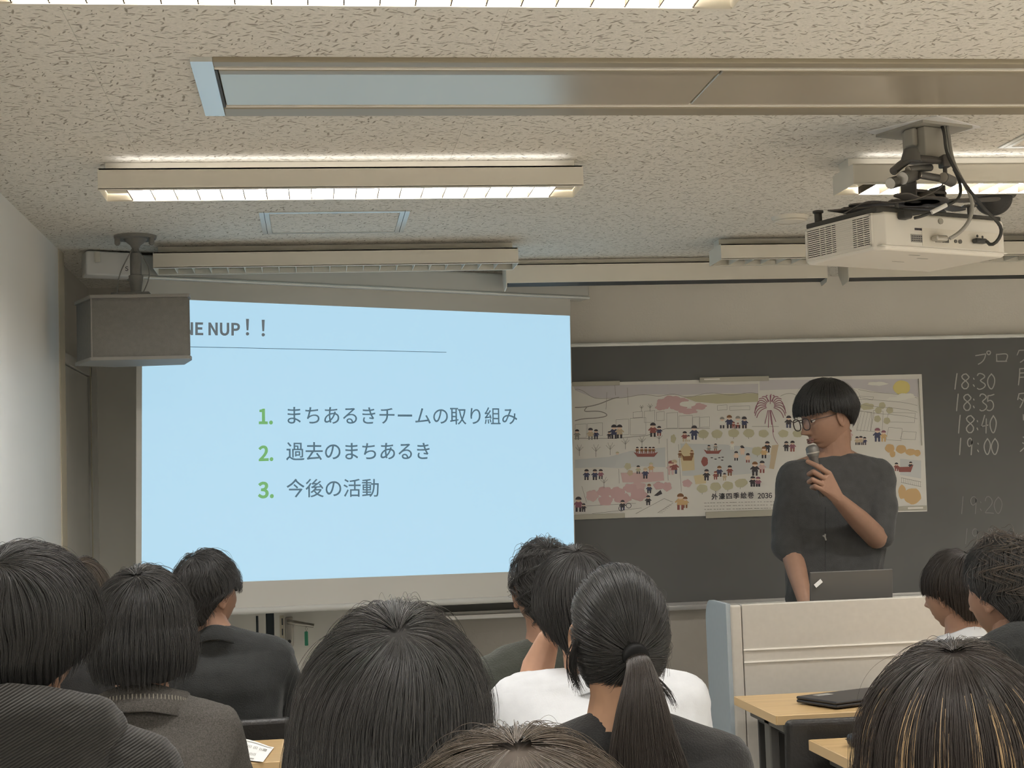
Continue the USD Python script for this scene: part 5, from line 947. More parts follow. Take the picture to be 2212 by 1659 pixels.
# ---------------------------------------------------------------- hair
class Hair:
    def __init__(s, ax, ay, az, c=(0, -.008, .012), tilt=.5, front=.8, side=1.2, back=2.0, k=(0., 0.), tie=False, whorl=0., dip=0., dipx=0., swirl=.25, ends=None, groove=.0018):
        s.ax, s.ay, s.az, s.c, s.tilt, s.tie = ax, ay, az, np.array(c), tilt, tie
        s.h = ends or (front, side, back); s.k = k; s.whorl, s.dip, s.dipx, s.swirl, s.groove = whorl, dip, dipx, swirl, groove
    def send(s, phi):
        a = np.abs((phi-np.pi/2+np.pi) % (2*np.pi)-np.pi); f, d, b = s.h
        return np.interp(a, np.radians([0, 66, 78, 104, 135, 180] if s.tie else [0, 48, 72, 105, 135, 180]), [f, f+.03, d, d*.6+b*.4, b, b])
    def pt(s, sv, phi, out=0.0):
        sv, phi = np.broadcast_arrays(np.asarray(sv, float), np.asarray(phi, float))
        if s.tie: th = sv*np.pi/2; t = np.zeros_like(sv)
        else: th = np.minimum(sv, 1)*np.pi/2; t = np.maximum(sv-1, 0)
        x, y, z = np.sin(th)*np.cos(phi), np.sin(th)*np.sin(phi), np.cos(th)
        al = s.tilt*(np.ones_like(sv) if s.tie else np.clip(1-sv, 0, 1)**1.3)
        y, z = y*np.cos(al)-z*np.sin(al), y*np.sin(al)+z*np.cos(al)
        if not s.tie: x = x+s.whorl*np.clip(1-sv, 0, 1)
        kk = 1+s.k[0]*t+s.k[1]*t*t
        r = 1+(-s.dip*np.exp(-((x-s.dipx)/.14)**2)*(z > 0)*np.clip(z*2, 0, 1) if s.dip else 0)
        q = np.stack([x*(s.ax+out)*kk*r, y*(s.ay+out)*kk*r, z*(s.az+out)*r-.1*t], -1)
        return q+s.c
    def shell(s, nphi=110, ns=44, shrink=.004):
        phi = np.linspace(0, 2*np.pi, nphi, endpoint=False); e = s.send(phi)
        e = e+.05*(meshkit.noise(np.column_stack([np.cos(phi)*9, np.sin(phi)*9, phi*0]), 4)-.5)
        u = np.linspace(0, 1, ns)**.9; rows = []
        for uu in u[1:]:
            o = s.groove*2*(meshkit.fbm(np.column_stack([np.cos(phi)*14, np.sin(phi)*14, np.full(nphi, uu*1.6)]), 3, 2)-.5)
            rows.append(s.pt(uu*e, phi, -shrink+0)+(s.pt(uu*e, phi, .001)-s.pt(uu*e, phi, 0))*(o/.001)[:, None]*min(1, uu*3))
        last = s.pt(e, phi, -.018); inner = s.pt(e*.85, phi, -.03)
        v = np.vstack([s.pt(np.array([0.]), np.array([0.]), -shrink)]+rows+[last, inner]); f = []
        for j in range(nphi): f.append([0, 1+j, 1+(j+1) % nphi])
        for i in range(len(rows)+1):
            a, b_ = 1+i*nphi, 1+(i+1)*nphi
            for j in range(nphi):
                k = (j+1) % nphi; f += [[a+j, b_+j, b_+k], [a+j, b_+k, a+k]]
        return v, np.array(f)
    def strands(s, n, r, K=11, jit=.004, lmin=.35, lmax=.9, wave=0., wfreq=5., rough=.0, phi_rng=None, s0max=.7, over=.06, spread=0.0, clump=60, curl=.012):
        if phi_rng is None: phi = r.uniform(0, 2*np.pi, n)
        else: phi = r.uniform(*phi_rng, n)
        e = s.send(phi); s0 = r.uniform(.01, 1, n)**.75*s0max*e; L = e*r.uniform(lmin, lmax, n)
        s1 = np.minimum(s0+L, e*(1+r.normal(0, over, n))); s1 = np.maximum(s1, s0+.08)
        t = np.linspace(0, 1, K)[None, :]; sv = s0[:, None]+(s1-s0)[:, None]*t
        cid = np.floor(phi/(2*np.pi)*clump); ph = (cid*12.9898) % 6.283
        dphi = s.swirl*np.clip(1-sv, 0, 1)**1.5*.8+wave*np.sin(sv*wfreq+ph[:, None])*.12+(r.normal(0, curl, n)[:, None]*np.sin(sv*4+r.uniform(0, 6, n)[:, None]))
        cphi = ((cid+.5)/clump*2*np.pi-phi)[:, None]*np.clip(t, 0, 1)*.55
        out = np.abs(r.normal(0, jit, n))[:, None]*(.15+.85*np.sin(np.minimum(t*1.3, 1)*np.pi*.75))+rough*r.normal(0, 1, n)[:, None]*t**2
        if s.tie: out = np.abs(r.normal(0, jit, n))[:, None]*np.sin(np.pi*t)**.7-.0012*t**4
        out = out+(.0012 if s.tie else .003)*(meshkit.noise(np.stack([np.cos(phi)[:, None]*7+0*sv, np.sin(phi)[:, None]*7+0*sv, sv*2.], -1), 5)-.3)
        P = s.pt(sv, phi[:, None]+dphi+cphi, 0.0); P2 = s.pt(sv, phi[:, None]+dphi+cphi, .001)
        return P+(P2-P)/.001*out[..., None]

SEATS = []
class Person: pass
def person(label, hc, s=1.0, yaw=0, pitch=0, roll=0, skin='skin_pale', hair=None, hair_m='hair', cap_m='hair_cap', n_strands=2600, sw=1.0, byaw=0, seed=1, top_m='cloth_black', top_name='jacket', width=.0009, strand_kw={}, sub=4, joints=None, extra_skin=(), sleeve=1.0, fold=.012, top_kw={}, arms=True, hands=True, grow=.014, legs=True, base=None, skin_arm=True):
    P = Person(); P.r = r = np.random.default_rng(seed)
    J = joints or joints_seated(hc, s, byaw, sw); P.J = J; P.R = R = R_head(yaw, pitch, roll); P.hc, P.s = hc, s
    if joints is None or base is None: SEATS.append((label, (J['hip'][0], J['hip'][1]+.05)))
    P.root = root = thing('person', label, 'person', base if base is not None else (J['hip'][0], J['hip'][1], 0))
    loc = lambda p: hc+(np.asarray(p)*s)@R.T
    P.loc = loc
    hv, hf = HEAD[sub]
    head = to_man(loc(hv), hf)
    for sd in (-1, 1):
        e = EAR.copy(); v = e.vertices*np.array([sd, 1, 1]); v = v@rot_z(-sd*.35).T@rot_x(-.15).T+np.array([sd*.0765, -.012, -.006]); f = e.faces if sd > 0 else e.faces[:, ::-1]
        head = head+to_man(loc(v), f)
    body = [bone(hc+R@np.array([0, -.022, -.05])*s, .056*s, J['nb']+J['R']@np.array([0, -.004, .0]), .056*s), hull([(J['nb'], .055*s), (J['shl'], .04), (J['shr'], .04)])]
    body += top_bones(J, hc, s, sw, -.006, arms=('l', 'r') if (arms and skin_arm) else (), sleeve=1.0)
    if legs: body += leg_bones(J, -.012)
    bm = smooth_body(union(body), .035, 6); bm = to_man(np.array(bm.vertices), np.array(bm.faces))
    sk = [head, bm]+list(extra_skin)
    if hands:
        for k, sd in (('l', 1), ('r', -1)):
            sk += hand_bones(J['wr'+k], J['R']@np.array([0, 1., -.25]), J['R']@np.array([0, -.1, -1.]), sd)
    P.body = part(root, 'body', union(sk), skin, 50)
    if legs:
        tr = union(leg_bones(J, 0)+[hull([(J['hpl'], .10), (J['hpr'], .10), (J['hip']+np.array([0, 0, .05]), .10)])])
        P.trousers = part(root, 'trousers', smooth_body(tr, .03, 8), 'trousers', True)
        for k in range(2): part(root, 'shoe', tm(shoes(J)[k]), 'black', True)
    tb = top_bones(J, hc, s, sw, grow-.008, arms=('l', 'r') if arms else (), sleeve=sleeve)+list(top_kw.get('extra', ()))
    P.top = part(root, top_name, smooth_body(union(tb), top_kw.get('res', .016), 9, fold, top_kw.get('fscale', 13), seed, top_kw.get('stretch', (1, 1, 1))), top_m, True)
    if hair is not None:
        v, f = hair.shell(); t_ = trimesh.Trimesh(loc(v), f, process=False)
        P.hair = part(root, 'hair', t_, cap_m, True)
        st = hair.strands(n_strands, r, **strand_kw)
        curves(P.hair, 'hair_strands', list(loc(st.reshape(-1, 3)).reshape(st.shape)), width, hair_m)
        fl = hair.strands(max(20, n_strands//70), r, jit=.0075, lmin=.15, lmax=.35, s0max=.6, curl=.05)
        curves(P.hair, 'stray_hairs', list(loc(fl.reshape(-1, 3)).reshape(fl.shape)), width*.55, hair_m)
        P.hspec = hair
    return P
def collar(P, name, m, r0=.062, hgt=.035, thick=.006, tilt=-.35, drop=.0, wid=1.0, dy=-.004, flare=.010, smooth=True):
    J = P.J; a = np.linspace(0, 2*np.pi, 40, endpoint=False); rows = []
    R = J['R']@rot_x(tilt)
    for (rr, zz) in ((r0+flare+thick, -.012), (r0+flare*.6+thick, hgt*.4), (r0+thick, hgt), (r0+thick*.5, hgt+.004), (r0, hgt), (r0+flare*.4, hgt*.4), (r0+flare*.6, -.012)):
        rows.append(np.column_stack([rr*wid*np.cos(a), rr*1.02*np.sin(a), np.full(40, zz)+.004*np.sin(a*3)])@R.T+J['nb']+J['R']@np.array([0, dy, drop]))
    v = np.vstack(rows); f = []
    n = len(rows)
    for i in range(n):
        for j in range(40):
            k, i2 = (j+1) % 40, (i+1) % n; f += [[i*40+j, i*40+k, i2*40+k], [i*40+j, i2*40+k, i2*40+j]]
    t = trimesh.Trimesh(v, f, process=False)
    if t.volume < 0: t.invert()
    return part(P.root, name, t, m, smooth)
def hood(P, m, r=.05, up=.03, back=.06, wid=.13, seed=0, drop=.0):
    """a hood lying in folds round the nape"""
    J = P.J; R = J['R']; nb = J['nb']
    a = np.linspace(math.radians(-25), math.radians(205), 13)
    pts = [nb+R@np.array([wid*math.cos(t), -back*.3-back*math.sin(t)*1.1+.02, up*math.sin(t)*.7+.012]) for t in a]
    rr = [r*(.55+.55*max(0, math.sin(t))) for t in a]
    ms = [bone(p, q, p2, q2, 12) for p, q, p2, q2 in zip(pts[:-1], rr[:-1], pts[1:], rr[1:])]
    low = [nb+R@np.array([wid*.75*math.cos(t), -back*1.0-.02, -.10-.06*math.sin(t)]) for t in np.linspace(.3, math.pi-.3, 5)]
    ms += [hull([(pts[2+2*i], rr[2+2*i]*.8), (pts[4+2*i], rr[4+2*i]*.8), (low[i], .03), (low[i+1], .03)], 10) for i in range(4)]
    t = smooth_body(union(ms), .012, 9, .012, 16, seed)
    return part(P.root, 'hood', t, m, True)
def headpos(px, py, Y, s=1.0, top=.134):
    return at(px, py, Y)-np.array([0, 0, top*s])

# ---- 10: ponytail
hp = headpos(1327, 1214, 2.55, .98, .124)
H = Hair(.0815, .102, .113, c=(.001, -.008, .006), tilt=1.85, tie=True, front=1.34, side=1.02, back=1.02, swirl=.0, groove=.0012)
P = person('person from behind with a long dark ponytail and black top', hp, .98, yaw=.06, pitch=-.02, hair=H, seed=10, skin='skin_tan', n_strands=4600, width=.00075, top_m='cloth_black', top_name='black_top', sw=.98, byaw=-.05,
           strand_kw=dict(jit=.0026, lmin=.35, lmax=.95, over=.012, s0max=.85, clump=90, curl=.006), fold=.008, grow=.010)
tie = H.pt(np.array(0.), np.array(0.), .004); tw_ = P.loc(tie)
dirb = P.R@np.array([0, -1., -.25]); band = tw_+dirb*.004
part(P.hair, 'hair_tie', tube([tw_-dirb*.004, tw_+dirb*.014], [.021, .020], 20), 'hair_band', True)
sw_ = np.array([1., 0, 0])
path = spline([tw_, tw_+dirb*.022+np.array([0, 0, -.006]), tw_+np.array([.000, -.042, -.06]), tw_+np.array([.000, -.045, -.14]), tw_+np.array([.012, -.05, -.24]), tw_+np.array([.032, -.05, -.36]), tw_+np.array([.04, -.045, -.46])], 40)
rad = np.interp(np.linspace(0, 1, 40), [0, .06, .2, .4, .65, .9, 1], [.017, .020, .040, .062, .078, .072, .045])
tube_t = tube(path, rad*.9, 26, flat=.55); tube_t.vertices = tube_t.vertices+tube_t.vertex_normals*(.004*(meshkit.noise(tube_t.vertices*np.array([70, 70, 6]), 3)-.5))[:, None]
pt_ = part(P.hair, 'ponytail', tube_t, 'hair_dark_brown_cap', True)
def bundle(path, rad, n, r, flat=.55, K=20, fray=.012, lo=0., jit=.1):
    P_ = np.asarray(path); T = np.gradient(P_, axis=0); T /= np.linalg.norm(T, axis=1, keepdims=True); Nn = np.cross(T, [0, 1., 0]); Nn /= np.linalg.norm(Nn, axis=1, keepdims=True)+1e-9; B = np.cross(T, Nn)
    out = []
    idx = np.linspace(0, len(P_)-1, K)
    for i in range(n):
        a, q = r.uniform(0, 2*np.pi), np.sqrt(r.uniform(.55, 1.1)); e = r.uniform(.7, 1.0)
        ii = (lo+idx/(len(P_)-1)*(e-lo))*(len(P_)-1); base = np.column_stack([np.interp(ii, np.arange(len(P_)), P_[:, c]) for c in range(3)])
        rr = np.interp(ii, np.arange(len(P_)), rad)*q; aa = a+r.normal(0, jit)*np.linspace(0, 1, K)*3
        n_ = np.column_stack([np.interp(ii, np.arange(len(P_)), Nn[:, c]) for c in range(3)]); b_ = np.column_stack([np.interp(ii, np.arange(len(P_)), B[:, c]) for c in range(3)])
        out.append(base+n_*(rr*np.cos(aa))[:, None]+b_*(rr*np.sin(aa)*flat)[:, None]+r.normal(0, fray, 3)*np.linspace(0, 1, K)[:, None]**3)
    return out
curves(P.hair, 'hair_strands', bundle(path, rad, 2600, P.r), .0008, 'hair_dark_brown')
for pts in ([(1248, 1385), (1240, 1415), (1241, 1448), (1249, 1478), (1257, 1500)], [(1240, 1395), (1231, 1418), (1230, 1442), (1238, 1468), (1246, 1492)], [(1405, 1335), (1428, 1375), (1434, 1420), (1432, 1452), (1428, 1470)], [(1380, 1440), (1420, 1470), (1445, 1500), (1460, 1530)]):
    q = spline([at(x, y, 2.50+.012*k) for k, (x, y) in enumerate(pts)], 20)
    curves(P.hair, 'loose_lock', bundle(q, np.interp(np.linspace(0, 1, 20), [0, .3, .8, 1], [.0055, .0045, .0035, .0015]), 70, P.r, K=14, fray=.004), .0007, 'hair')

# ---- 9: white shirt, cheek on hand
hp = headpos(1246, 1178, 3.28, 1.0)
J = joints_seated(hp+np.array([.03, 0, -.01]), 1.0, 0, 1.16)
J['ell'] = at(1158, 1490, 3.36); J['wrl'] = at(1172, 1405, 3.40); J['shl'] = at(1118, 1528, 3.26)
J['shr'] = at(1464, 1516, 3.24)
J['ell'] = at(1150, 1500, 3.42)
arm = [bone(J['ell'], .040, at(1163, 1440, 3.42), .037), bone(at(1163, 1440, 3.42), .037, at(1183, 1385, 3.40), .026)]
arm += hand_bones(at(1184, 1388, 3.40), np.array([.25, .12, .9]), np.array([.9, -.1, -.2]), -1, .95, .55)
H = Hair(.094, .108, .120, tilt=.55, front=.8, side=1.25, back=2.05, k=(-.10, -.16), whorl=.05)
P = person('person in a white shirt resting the cheek on the left hand', hp, 1.0, yaw=-.05, pitch=-.12, roll=-.10, hair=H, seed=9, skin='skin_pale', top_m='cloth_white', top_name='white_shirt', joints=J, sw=1.16, extra_skin=arm, hands=False, sleeve=.55, fold=.014,
           strand_kw=dict(jit=.003, lmin=.3, lmax=.8), skin_arm=False, grow=.017)
collar(P, 'shirt_collar', 'cloth_white', .064, .040, drop=-.005)

# ---- 8: short curly hair, green sweater
hp = headpos(1172, 1164, 3.95, 1.0)
H = Hair(.084, .103, .119, tilt=.6, front=.7, side=.98, back=1.86, k=(-.22, -.1), groove=.004)
P = person('person with short tousled black hair and dark green sweater', hp, 1.0, yaw=.10, hair=H, seed=8, skin='skin_warm', top_m='cloth_green', top_name='sweater', sw=1.06, byaw=.05, width=.0010, n_strands=2400,
           strand_kw=dict(jit=.007, lmin=.12, lmax=.3, wave=1.2, wfreq=16, s0max=.95, curl=.06, clump=90), fold=.018)

# ---- 2: dark jacket, facing right
hp = headpos(446, 1189, 4.95, 1.05)
H = Hair(.092, .105, .121, tilt=.5, front=.98, side=.90, back=2.0, k=(-.16, -.06), groove=.004)
J = joints_seated(hp+np.array([.035, 0, .032]), 1.05, -.10, 1.12)
P = person('person in a dark collared jacket turning the face right, below the screen', hp, 1.05, yaw=-.72, pitch=-.04, hair=H, seed=2, skin='skin_warm', top_m='cloth_charcoal', top_name='jacket', joints=J, sw=1.12, width=.0011, n_strands=2400,
           strand_kw=dict(jit=.006, lmin=.2, lmax=.5, wave=.6, wfreq=9, s0max=.9, curl=.04), fold=.014)
collar(P, 'jacket_collar', 'cloth_charcoal', .066, .034, .008, drop=-.008)
hip2 = P.J['hip']

# ---- 3: bob, black denim jacket
hp = headpos(308, 1221, 3.45, 1.0, .140)
H = Hair(.103, .112, .126, tilt=.55, front=1.0, side=1.95, back=2.18, k=(.24, -.22), whorl=.02)
P3 = P = person('person with a dark bob in a faded black denim jacket', hp, 1.0, yaw=-.12, hair=H, seed=3, skin='skin_pale', top_m='denim', top_name='denim_jacket', sw=.94, byaw=-.05, width=.0010, n_strands=3400,
           strand_kw=dict(jit=.0045, lmin=.3, lmax=.8, over=.05, curl=.02), fold=.010)
collar(P, 'denim_collar', 'denim', .070, .046, .009, drop=-.016, wid=1.25)
J = P.J; st_ = []
for k in range(34):
    a_ = math.radians(185+k*5.0); p = J['nb']+J['R']@(rot_x(-.35)@np.array([.0795*1.25*math.cos(a_), .081*math.sin(a_), .018]))+J['R']@np.array([0, -.005, -.016])
    st_.append(tube([p+np.array([0, -.004, -.010]), p+np.array([0, -.003, .012])], .0017, 5))
part(P.root, 'collar_stitching', cat(st_), 'denim_stitch')
q = [J['nb']+J['R']@(rot_x(-.35)@np.array([.0835*1.25*math.cos(a_), .085*math.sin(a_), -.008]))+J['R']@np.array([0, -.003, -.016]) for a_ in np.radians(np.linspace(185, 355, 24))]
part(P.root, 'collar_seam', tube(q, .0014, 6), 'denim_stitch')

# ---- 5: brown haired person mostly hidden
hp = headpos(176, 1203, 5.05, .96)
H = Hair(.090, .104, .119, tilt=.5, front=.9, side=2.0, back=2.3, k=(-.05, -.05))
person('person with brown bobbed hair, mostly hidden between the two leftmost heads', hp, .96, yaw=-.1, hair=H, hair_m='hair_brown', cap_m='hair_brown_cap', seed=5, top_m='cloth_black', top_name='black_top', sw=.70, width=.0011, n_strands=1500)

# ---- 4: ribbed hoodie at the left edge
hp = headpos(62, 1169, 2.55, 1.02, .140)
H = Hair(.109, .116, .124, tilt=.7, front=.9, side=1.42, back=2.02, k=(-.02, -.26), whorl=-.05)
P = person('person with thick dark hair in a ribbed black hoodie at the left edge', hp, 1.02, yaw=-.38, hair=H, seed=4, skin='skin_warm', top_m='hoodie_rib', top_name='hoodie', sw=1.12, byaw=-.12, width=.0008, n_strands=4200,
           strand_kw=dict(jit=.004, lmin=.3, lmax=.75, wave=.3, wfreq=5), fold=.012, grow=.022)
hood(P, 'hoodie_rib', .058, .035, .075, .135, 4)

# ---- 11, 12: at the right, in profile
hp = headpos(2058, 1186, 4.24, .94)
H = Hair(.088, .108, .119, tilt=.45, front=1.06, side=1.16, back=1.95, k=(-.10, -.10))
P = person('person in profile with straight dark brown hair and a white collar', hp, .94, yaw=.52, pitch=-.06, hair=H, hair_m='hair_dark_brown', cap_m='hair_dark_brown_cap', seed=11, skin='skin_warm', top_m='cloth_white', top_name='white_shirt', sw=1.02, byaw=.25, width=.0010, n_strands=2600, sub=5,
           strand_kw=dict(jit=.003, lmin=.3, lmax=.8), fold=.010)
collar(P, 'shirt_collar', 'cloth_white', .062, .044, drop=-.004)
hp = headpos(2168, 1158, 3.36, .98)
H = Hair(.090, .112, .120, tilt=.35, front=.78, side=1.05, back=1.92, k=(-.12, -.08), groove=.005)
P = person('person with wavy light-tipped hair in a black hoodie at the right edge', hp, .98, yaw=.40, pitch=-.05, hair=H, hair_m='hair', seed=12, skin='skin_warm', top_m='cloth_charcoal', top_name='hoodie', sw=1.05, byaw=.15, width=.0010, n_strands=2600, sub=5,
           strand_kw=dict(jit=.006, lmin=.2, lmax=.5, wave=.7, wfreq=8, curl=.05), fold=.012, grow=.02)
st = H.strands(420, P.r, jit=.012, lmin=.10, lmax=.25, wave=2.2, wfreq=22, s0max=.5, clump=26, curl=.10)
curves(P.hair, 'light_curls', list(P.loc(st.reshape(-1, 3)).reshape(st.shape)), .0012, 'hair_brown')
hood(P, 'cloth_charcoal', .048, .070, .060, .108, 12)

# ---- 6: big dark head in the middle
hp = headpos(838, 1300, 1.65, 1.0, .140)
H = Hair(.100, .112, .124, tilt=.62, front=1.0, side=2.6, back=3.1, k=(.10, -.04), whorl=.10, groove=.0022)
P = person('person with a round dark head of hair in the middle foreground', hp, 1.0, yaw=-.05, hair=H, seed=6, top_m='cloth_black', top_name='black_top', width=.00055, n_strands=7500, fold=.01,
           strand_kw=dict(jit=.0045, lmin=.3, lmax=.75, over=.05, curl=.03, clump=110, K=14))
# ---- 13: highlights at the lower right
hp = headpos(2058, 1381, 1.58, .98, .140)
H = Hair(.103, .114, .124, tilt=.30, front=1.0, side=2.7, back=3.1, k=(.13, -.05), groove=.003, swirl=0)
P = person('person with long dark brown hair streaked with blonde highlights', hp, .98, yaw=-.38, hair=H, hair_m='hair_dark_brown', cap_m='hair_dark_brown_cap', seed=13, top_m='cloth_black', top_name='black_top', width=.00055, n_strands=7000, fold=.01,
           strand_kw=dict(jit=.005, lmin=.3, lmax=.75, over=.05, curl=.02, clump=90, K=14))
for a0, a1, n_ in ((4.05, 4.25, 70), (4.45, 4.60, 30), (5.05, 5.35, 150), (5.55, 5.9, 90), (3.4, 3.65, 70), (4.8, 4.9, 30)):
    st = H.strands(n_, P.r, jit=.006, lmin=.35, lmax=.6, phi_rng=(a0, a1), s0max=.62, clump=90, K=14)
    st = st[st[:, 0, 2] < .10]
    curves(P.hair, 'blonde_strands', list(P.loc(st.reshape(-1, 3)).reshape(st.shape)), .0007, 'hair_blonde')
# ---- 7: the nearest head, brown, at the bottom edge
hp = headpos(1112, 1556, .95, 1.0, .137)
H = Hair(.094, .108, .118, tilt=.25, front=1.0, side=2.4, back=2.8, k=(.06, -.02), groove=.003, swirl=.1)
P = person('person with parted light brown hair cut by the bottom edge', hp, 1.0, yaw=-.10, hair=H, hair_m='hair_brown', cap_m='hair_brown_cap', seed=7, top_m='cloth_black', top_name='black_top', width=.00042, n_strands=8000, fold=.01,
           strand_kw=dict(jit=.004, lmin=.3, lmax=.7, curl=.03, clump=120, K=14))

# ---------------------------------------------------------------- the speaker at the lectern
Yp = 5.92
pp = lambda x, y, dy=0: at(x, y, Yp+dy)
hc = pp(1786, 903, .0)
s = 1.09
yaw = math.radians(101)
J = {'R': rot_z(math.pi)}
J['nb'] = pp(1806, 992, .03)
J['hip'] = np.array([pp(1800, 1250)[0], Yp+.02, .93])
J['shl'] = pp(1888, 1022, .0); J['shr'] = pp(1718, 1026, .0)          # his left is on the right of the picture
J['ell'] = pp(1893, 1160, -.10); J['wrl'] = pp(1808, 1078, -.26)
J['elr'] = pp(1708, 1185, -.02); J['wrr'] = pp(1739, 1300, -.20)
for k, sd in (('l', 1), ('r', -1)):
    J['hp'+k] = J['hip']+np.array([sd*.09, 0, 0]); J['kn'+k] = np.array([J['hip'][0]+sd*.10, Yp-.01, .50]); J['an'+k] = np.array([J['hip'][0]+sd*.11, Yp+.03, .085]); J['to'+k] = np.array([J['hip'][0]+sd*.12, Yp-.13, .035])
F3_ = lambda x, y, d: at(x, y, Yp-.30+d)
hand = [hull([(F3_(1809, 1076, .03), .026), (F3_(1790, 1024, .0), .014), (F3_(1779, 1036, .0), .014), (F3_(1775, 1056, .0), .013), (F3_(1790, 1062, .01), .02)], 10)]
for (kx, ky), (mx, my), (tx, ty), r_ in (((1790, 1022), (1764, 1006), (1745, 997), .0098), ((1781, 1034), (1757, 1019), (1747, 1024), .0098), ((1777, 1046), (1755, 1036), (1747, 1041), .0095), ((1777, 1058), (1760, 1050), (1753, 1053), .0088)):
    a, b_, c_ = F3_(kx, ky, -.006), F3_(mx, my, -.016), F3_(tx, ty, .014)
    hand += [bone(a, r_*1.05, b_, r_, 10), bone(b_, r_, c_, r_*.9, 10), bone(c_, r_*.9, F3_(tx+9, ty+3, .036), r_*.8, 10)]
hand += [bone(F3_(1798, 1045, .03), .014, F3_(1782, 1020, .040), .012, 10), bone(F3_(1782, 1020, .040), .012, F3_(1772, 1008, .038), .010, 10)]
low = hand_bones(J['wrr'], np.array([.15, -.5, -.6]), np.array([.1, .6, -.8]), 1, 1.0, .25)
J['wrl'] = F3_(1811, 1079, .03)
fore = [bone(J['ell'], .046, J['ell']*.55+J['wrl']*.45, .043), bone(J['ell']*.55+J['wrl']*.45, .043, J['wrl'], .027), bone(J['elr'], .044, J['elr']*.6+J['wrr']*.4, .041), bone(J['elr']*.6+J['wrr']*.4, .041, J['wrr'], .028)]
neck = [bone(hc+np.array([.02, .015, -.06]), .060, J['nb']+np.array([0, 0, .0]), .064)]
# his loose black top: built for his build, with pushed-up sleeves
H = Hair(.102, .124, .124, c=(0, -.006, .022), tilt=.35, front=.945, side=.95, back=1.62, k=(-.22, -.3), groove=.001, swirl=.2)
sx = lambda px, py, r, dy=0: (pp(px, py, dy), r)
loose = [hull([sx(1716, 1036, .075), sx(1890, 1034, .075), sx(1762, 1014, .05), sx(1850, 1008, .05), sx(1806, 1014, .055)]),
         hull([sx(1716, 1036, .075), sx(1890, 1034, .075), sx(1735, 1110, .09), sx(1872, 1110, .09)]),
         hull([sx(1735, 1110, .09), sx(1872, 1110, .09), sx(1752, 1300, .095), sx(1850, 1300, .095)]),
         bone(pp(1716, 1036), .075, pp(1704, 1110, -.01), .066), bone(pp(1704, 1110, -.01), .066, pp(1706, 1176, -.02), .070), hull([sx(1706, 1172, .070, -.02), sx(1712, 1186, .058, -.03)]),
         bone(pp(1892, 1034), .075, pp(1900, 1100, -.04), .072), bone(pp(1900, 1100, -.04), .072, pp(1897, 1150, -.07), .066)]
P = person('standing person in a black top and glasses speaking into a handheld microphone', hc, s, yaw=yaw, pitch=-.20, roll=.0, skin='skin_warm', hair=H, seed=20, joints=J, hands=False, extra_skin=hand+low+fore+neck, arms=False, sw=1.0, top_m='cloth_soft_black', top_name='inner_shirt', sub=5, width=.0011, n_strands=3600, strand_kw=dict(jit=.002, lmin=.3, lmax=.8, over=.03, s0max=.8), grow=.0, fold=0, base=(J['hip'][0], Yp, 0))
part(P.root, 'loose_top', smooth_body(union(loose), .013, 8, .022, 12, 5, (1, 1, .8)), 'cloth_soft_black', True)
q = [J['nb']+np.array([.070*math.cos(a_)-.004, .062*math.sin(a_)-.012, .004-.016*(-math.sin(a_))*1.0]) for a_ in np.linspace(0, 2*np.pi, 36)]
part(P.root, 'neck_rib', tube(q, .0085, 10, cap=False), 'cloth_charcoal', True)
q = [pp(1783, y, -.118) for y in (1095, 1160, 1230, 1290)]
part(P.root, 'front_seam', tube(q, .0013, 6), 'cloth_charcoal')
b0 = pp(1782, 1160, -.128)
part(P.root, 'bow_pin', cat([tube([b0+np.array(d1_), b0, b0+np.array(d2_)], [.003, .0035, .003], 8) for d1_, d2_ in (((-.008, 0, .006), (.004, 0, -.013)), ((.002, 0, .012), (0, 0, 0)))]), 'label_grey')
L = P.loc
for sd in (-1, 1):
    e = part(P.root, 'eye', trimesh.Trimesh(L(trimesh.creation.icosphere(2).vertices*.0125+np.array([sd*.031, .0690, .006])), trimesh.creation.icosphere(2).faces, process=False), 'eye_white', True)
    part(e, 'iris', trimesh.Trimesh(L(trimesh.creation.icosphere(2).vertices*np.array([.006, .003, .006])+np.array([sd*.031+.003, .0800, .004])), trimesh.creation.icosphere(2).faces, process=False), 'eye_dark', True)
    part(P.root, 'eyelid', trimesh.Trimesh(L(trimesh.creation.icosphere(2).vertices*np.array([.0155, .013, .008])+np.array([sd*.031, .0690, .0150])), trimesh.creation.icosphere(2).faces, process=False), 'skin_warm', True)
    part(P.root, 'eyebrow', tube(L(spline([(sd*.016, .0935, .026), (sd*.032, .0875, .031), (sd*.048, .074, .027)], 10)), .0032, 8), 'hair_cap', True)
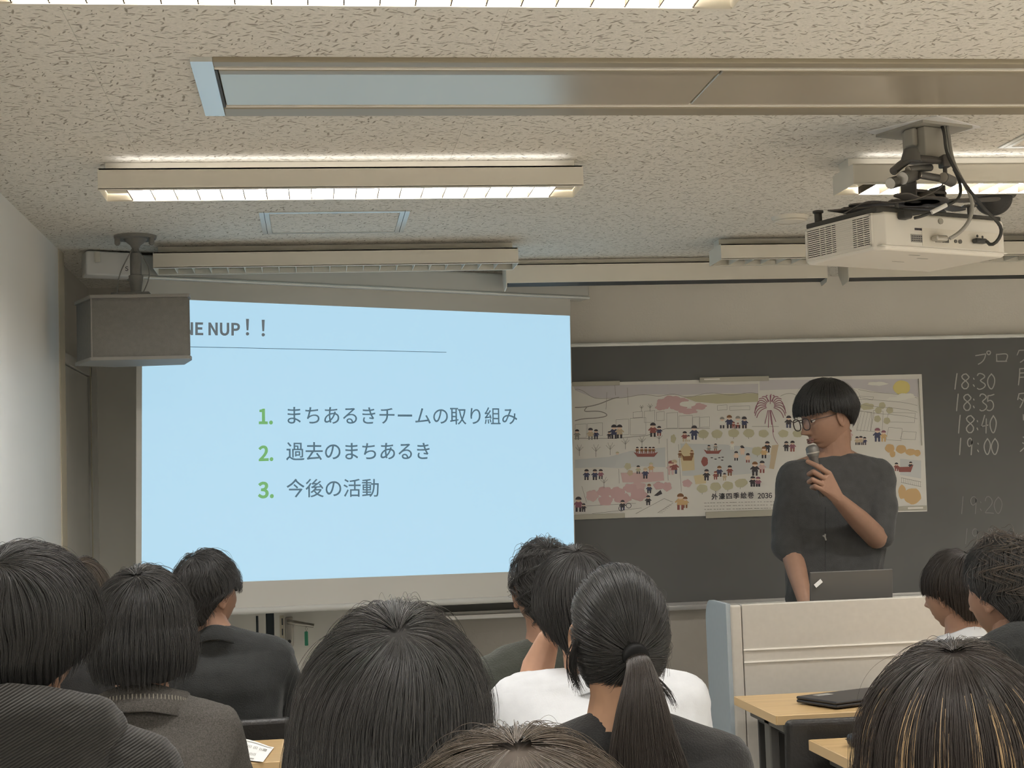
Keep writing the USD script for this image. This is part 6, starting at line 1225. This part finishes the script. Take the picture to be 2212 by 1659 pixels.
part(P.root, 'lips', cat([tube(L(spline([(-.021, .083, -.064), (-.010, .092, -.0610), (0, .0945, -.0615), (.010, .092, -.0610), (.021, .083, -.064)], 14)), [.001]+[.0042]*12+[.001], 8),
                          tube(L(spline([(-.020, .083, -.068), (-.010, .0915, -.071), (0, .094, -.072), (.010, .0915, -.071), (.020, .083, -.068)], 14)), [.001]+[.0048]*12+[.001], 8)]), 'lip', True)
g = thing('glasses', 'thin brown-framed glasses on the face of the person at the lectern', 'glasses', L((0, .11, 0)))
for sd in (-1, 1):
    a_ = np.linspace(0, 2*np.pi, 32)
    rim = np.column_stack([sd*.034+.0255*np.sign(np.cos(a_))*np.abs(np.cos(a_))**.75, .108-.10*np.abs(.034*sd+.0255*np.cos(a_)*1.0-.0)**1.0*.16+0*a_, -.002+.021*np.sign(np.sin(a_))*np.abs(np.sin(a_))**.8])
    part(g, 'rim', tube(L(rim), .0022, 8, cap=False), 'glasses', True)
    lv = np.vstack([rim.mean(0), rim[:-1]]); part(g, 'lens', trimesh.Trimesh(L(lv), [[0, 1+k, 1+(k+1) % 31] for k in range(31)], process=False), 'glass', True)
    part(g, 'temple_arm', tube(L(np.array([(sd*.058, .104, .008), (sd*.070, .085, .010), (sd*.078, .03, .010), (sd*.080, -.01, .012)])), .0018, 8), 'glasses', True)
part(g, 'bridge', tube(L(spline([(-.0095, .108, .004), (0, .111, .007), (.0095, .108, .004)], 8)), .0016, 8), 'glasses', True)
mt, mb = F3_(1754, 968, .036), F3_(1776, 1078, .030)
ax_ = (mb-mt)/np.linalg.norm(mb-mt)
mi = thing('microphone', 'grey handheld microphone in the hand of the person at the lectern', 'microphone', mt)
part(mi, 'grille', tube([mt-ax_*.012, mt-ax_*.008, mt, mt+ax_*.02, mt+ax_*.032], [.008, .019, .0245, .0245, .020], 24), 'steel_dark', 40)
part(mi, 'grille_band', tube([mt+ax_*.016, mt+ax_*.021], [.0255, .0255], 24), 'mount', 40)
part(mi, 'handle', tube([mt+ax_*.030, mt+ax_*.045, mt+ax_*.19], [.0195, .0155, .0115], 20), 'mount_dark', 40)
# ================================================================ the one occupied chair that shows
chair('black classroom chair behind the handout desk, under the person in the dark collared jacket', -.295, 4.905)
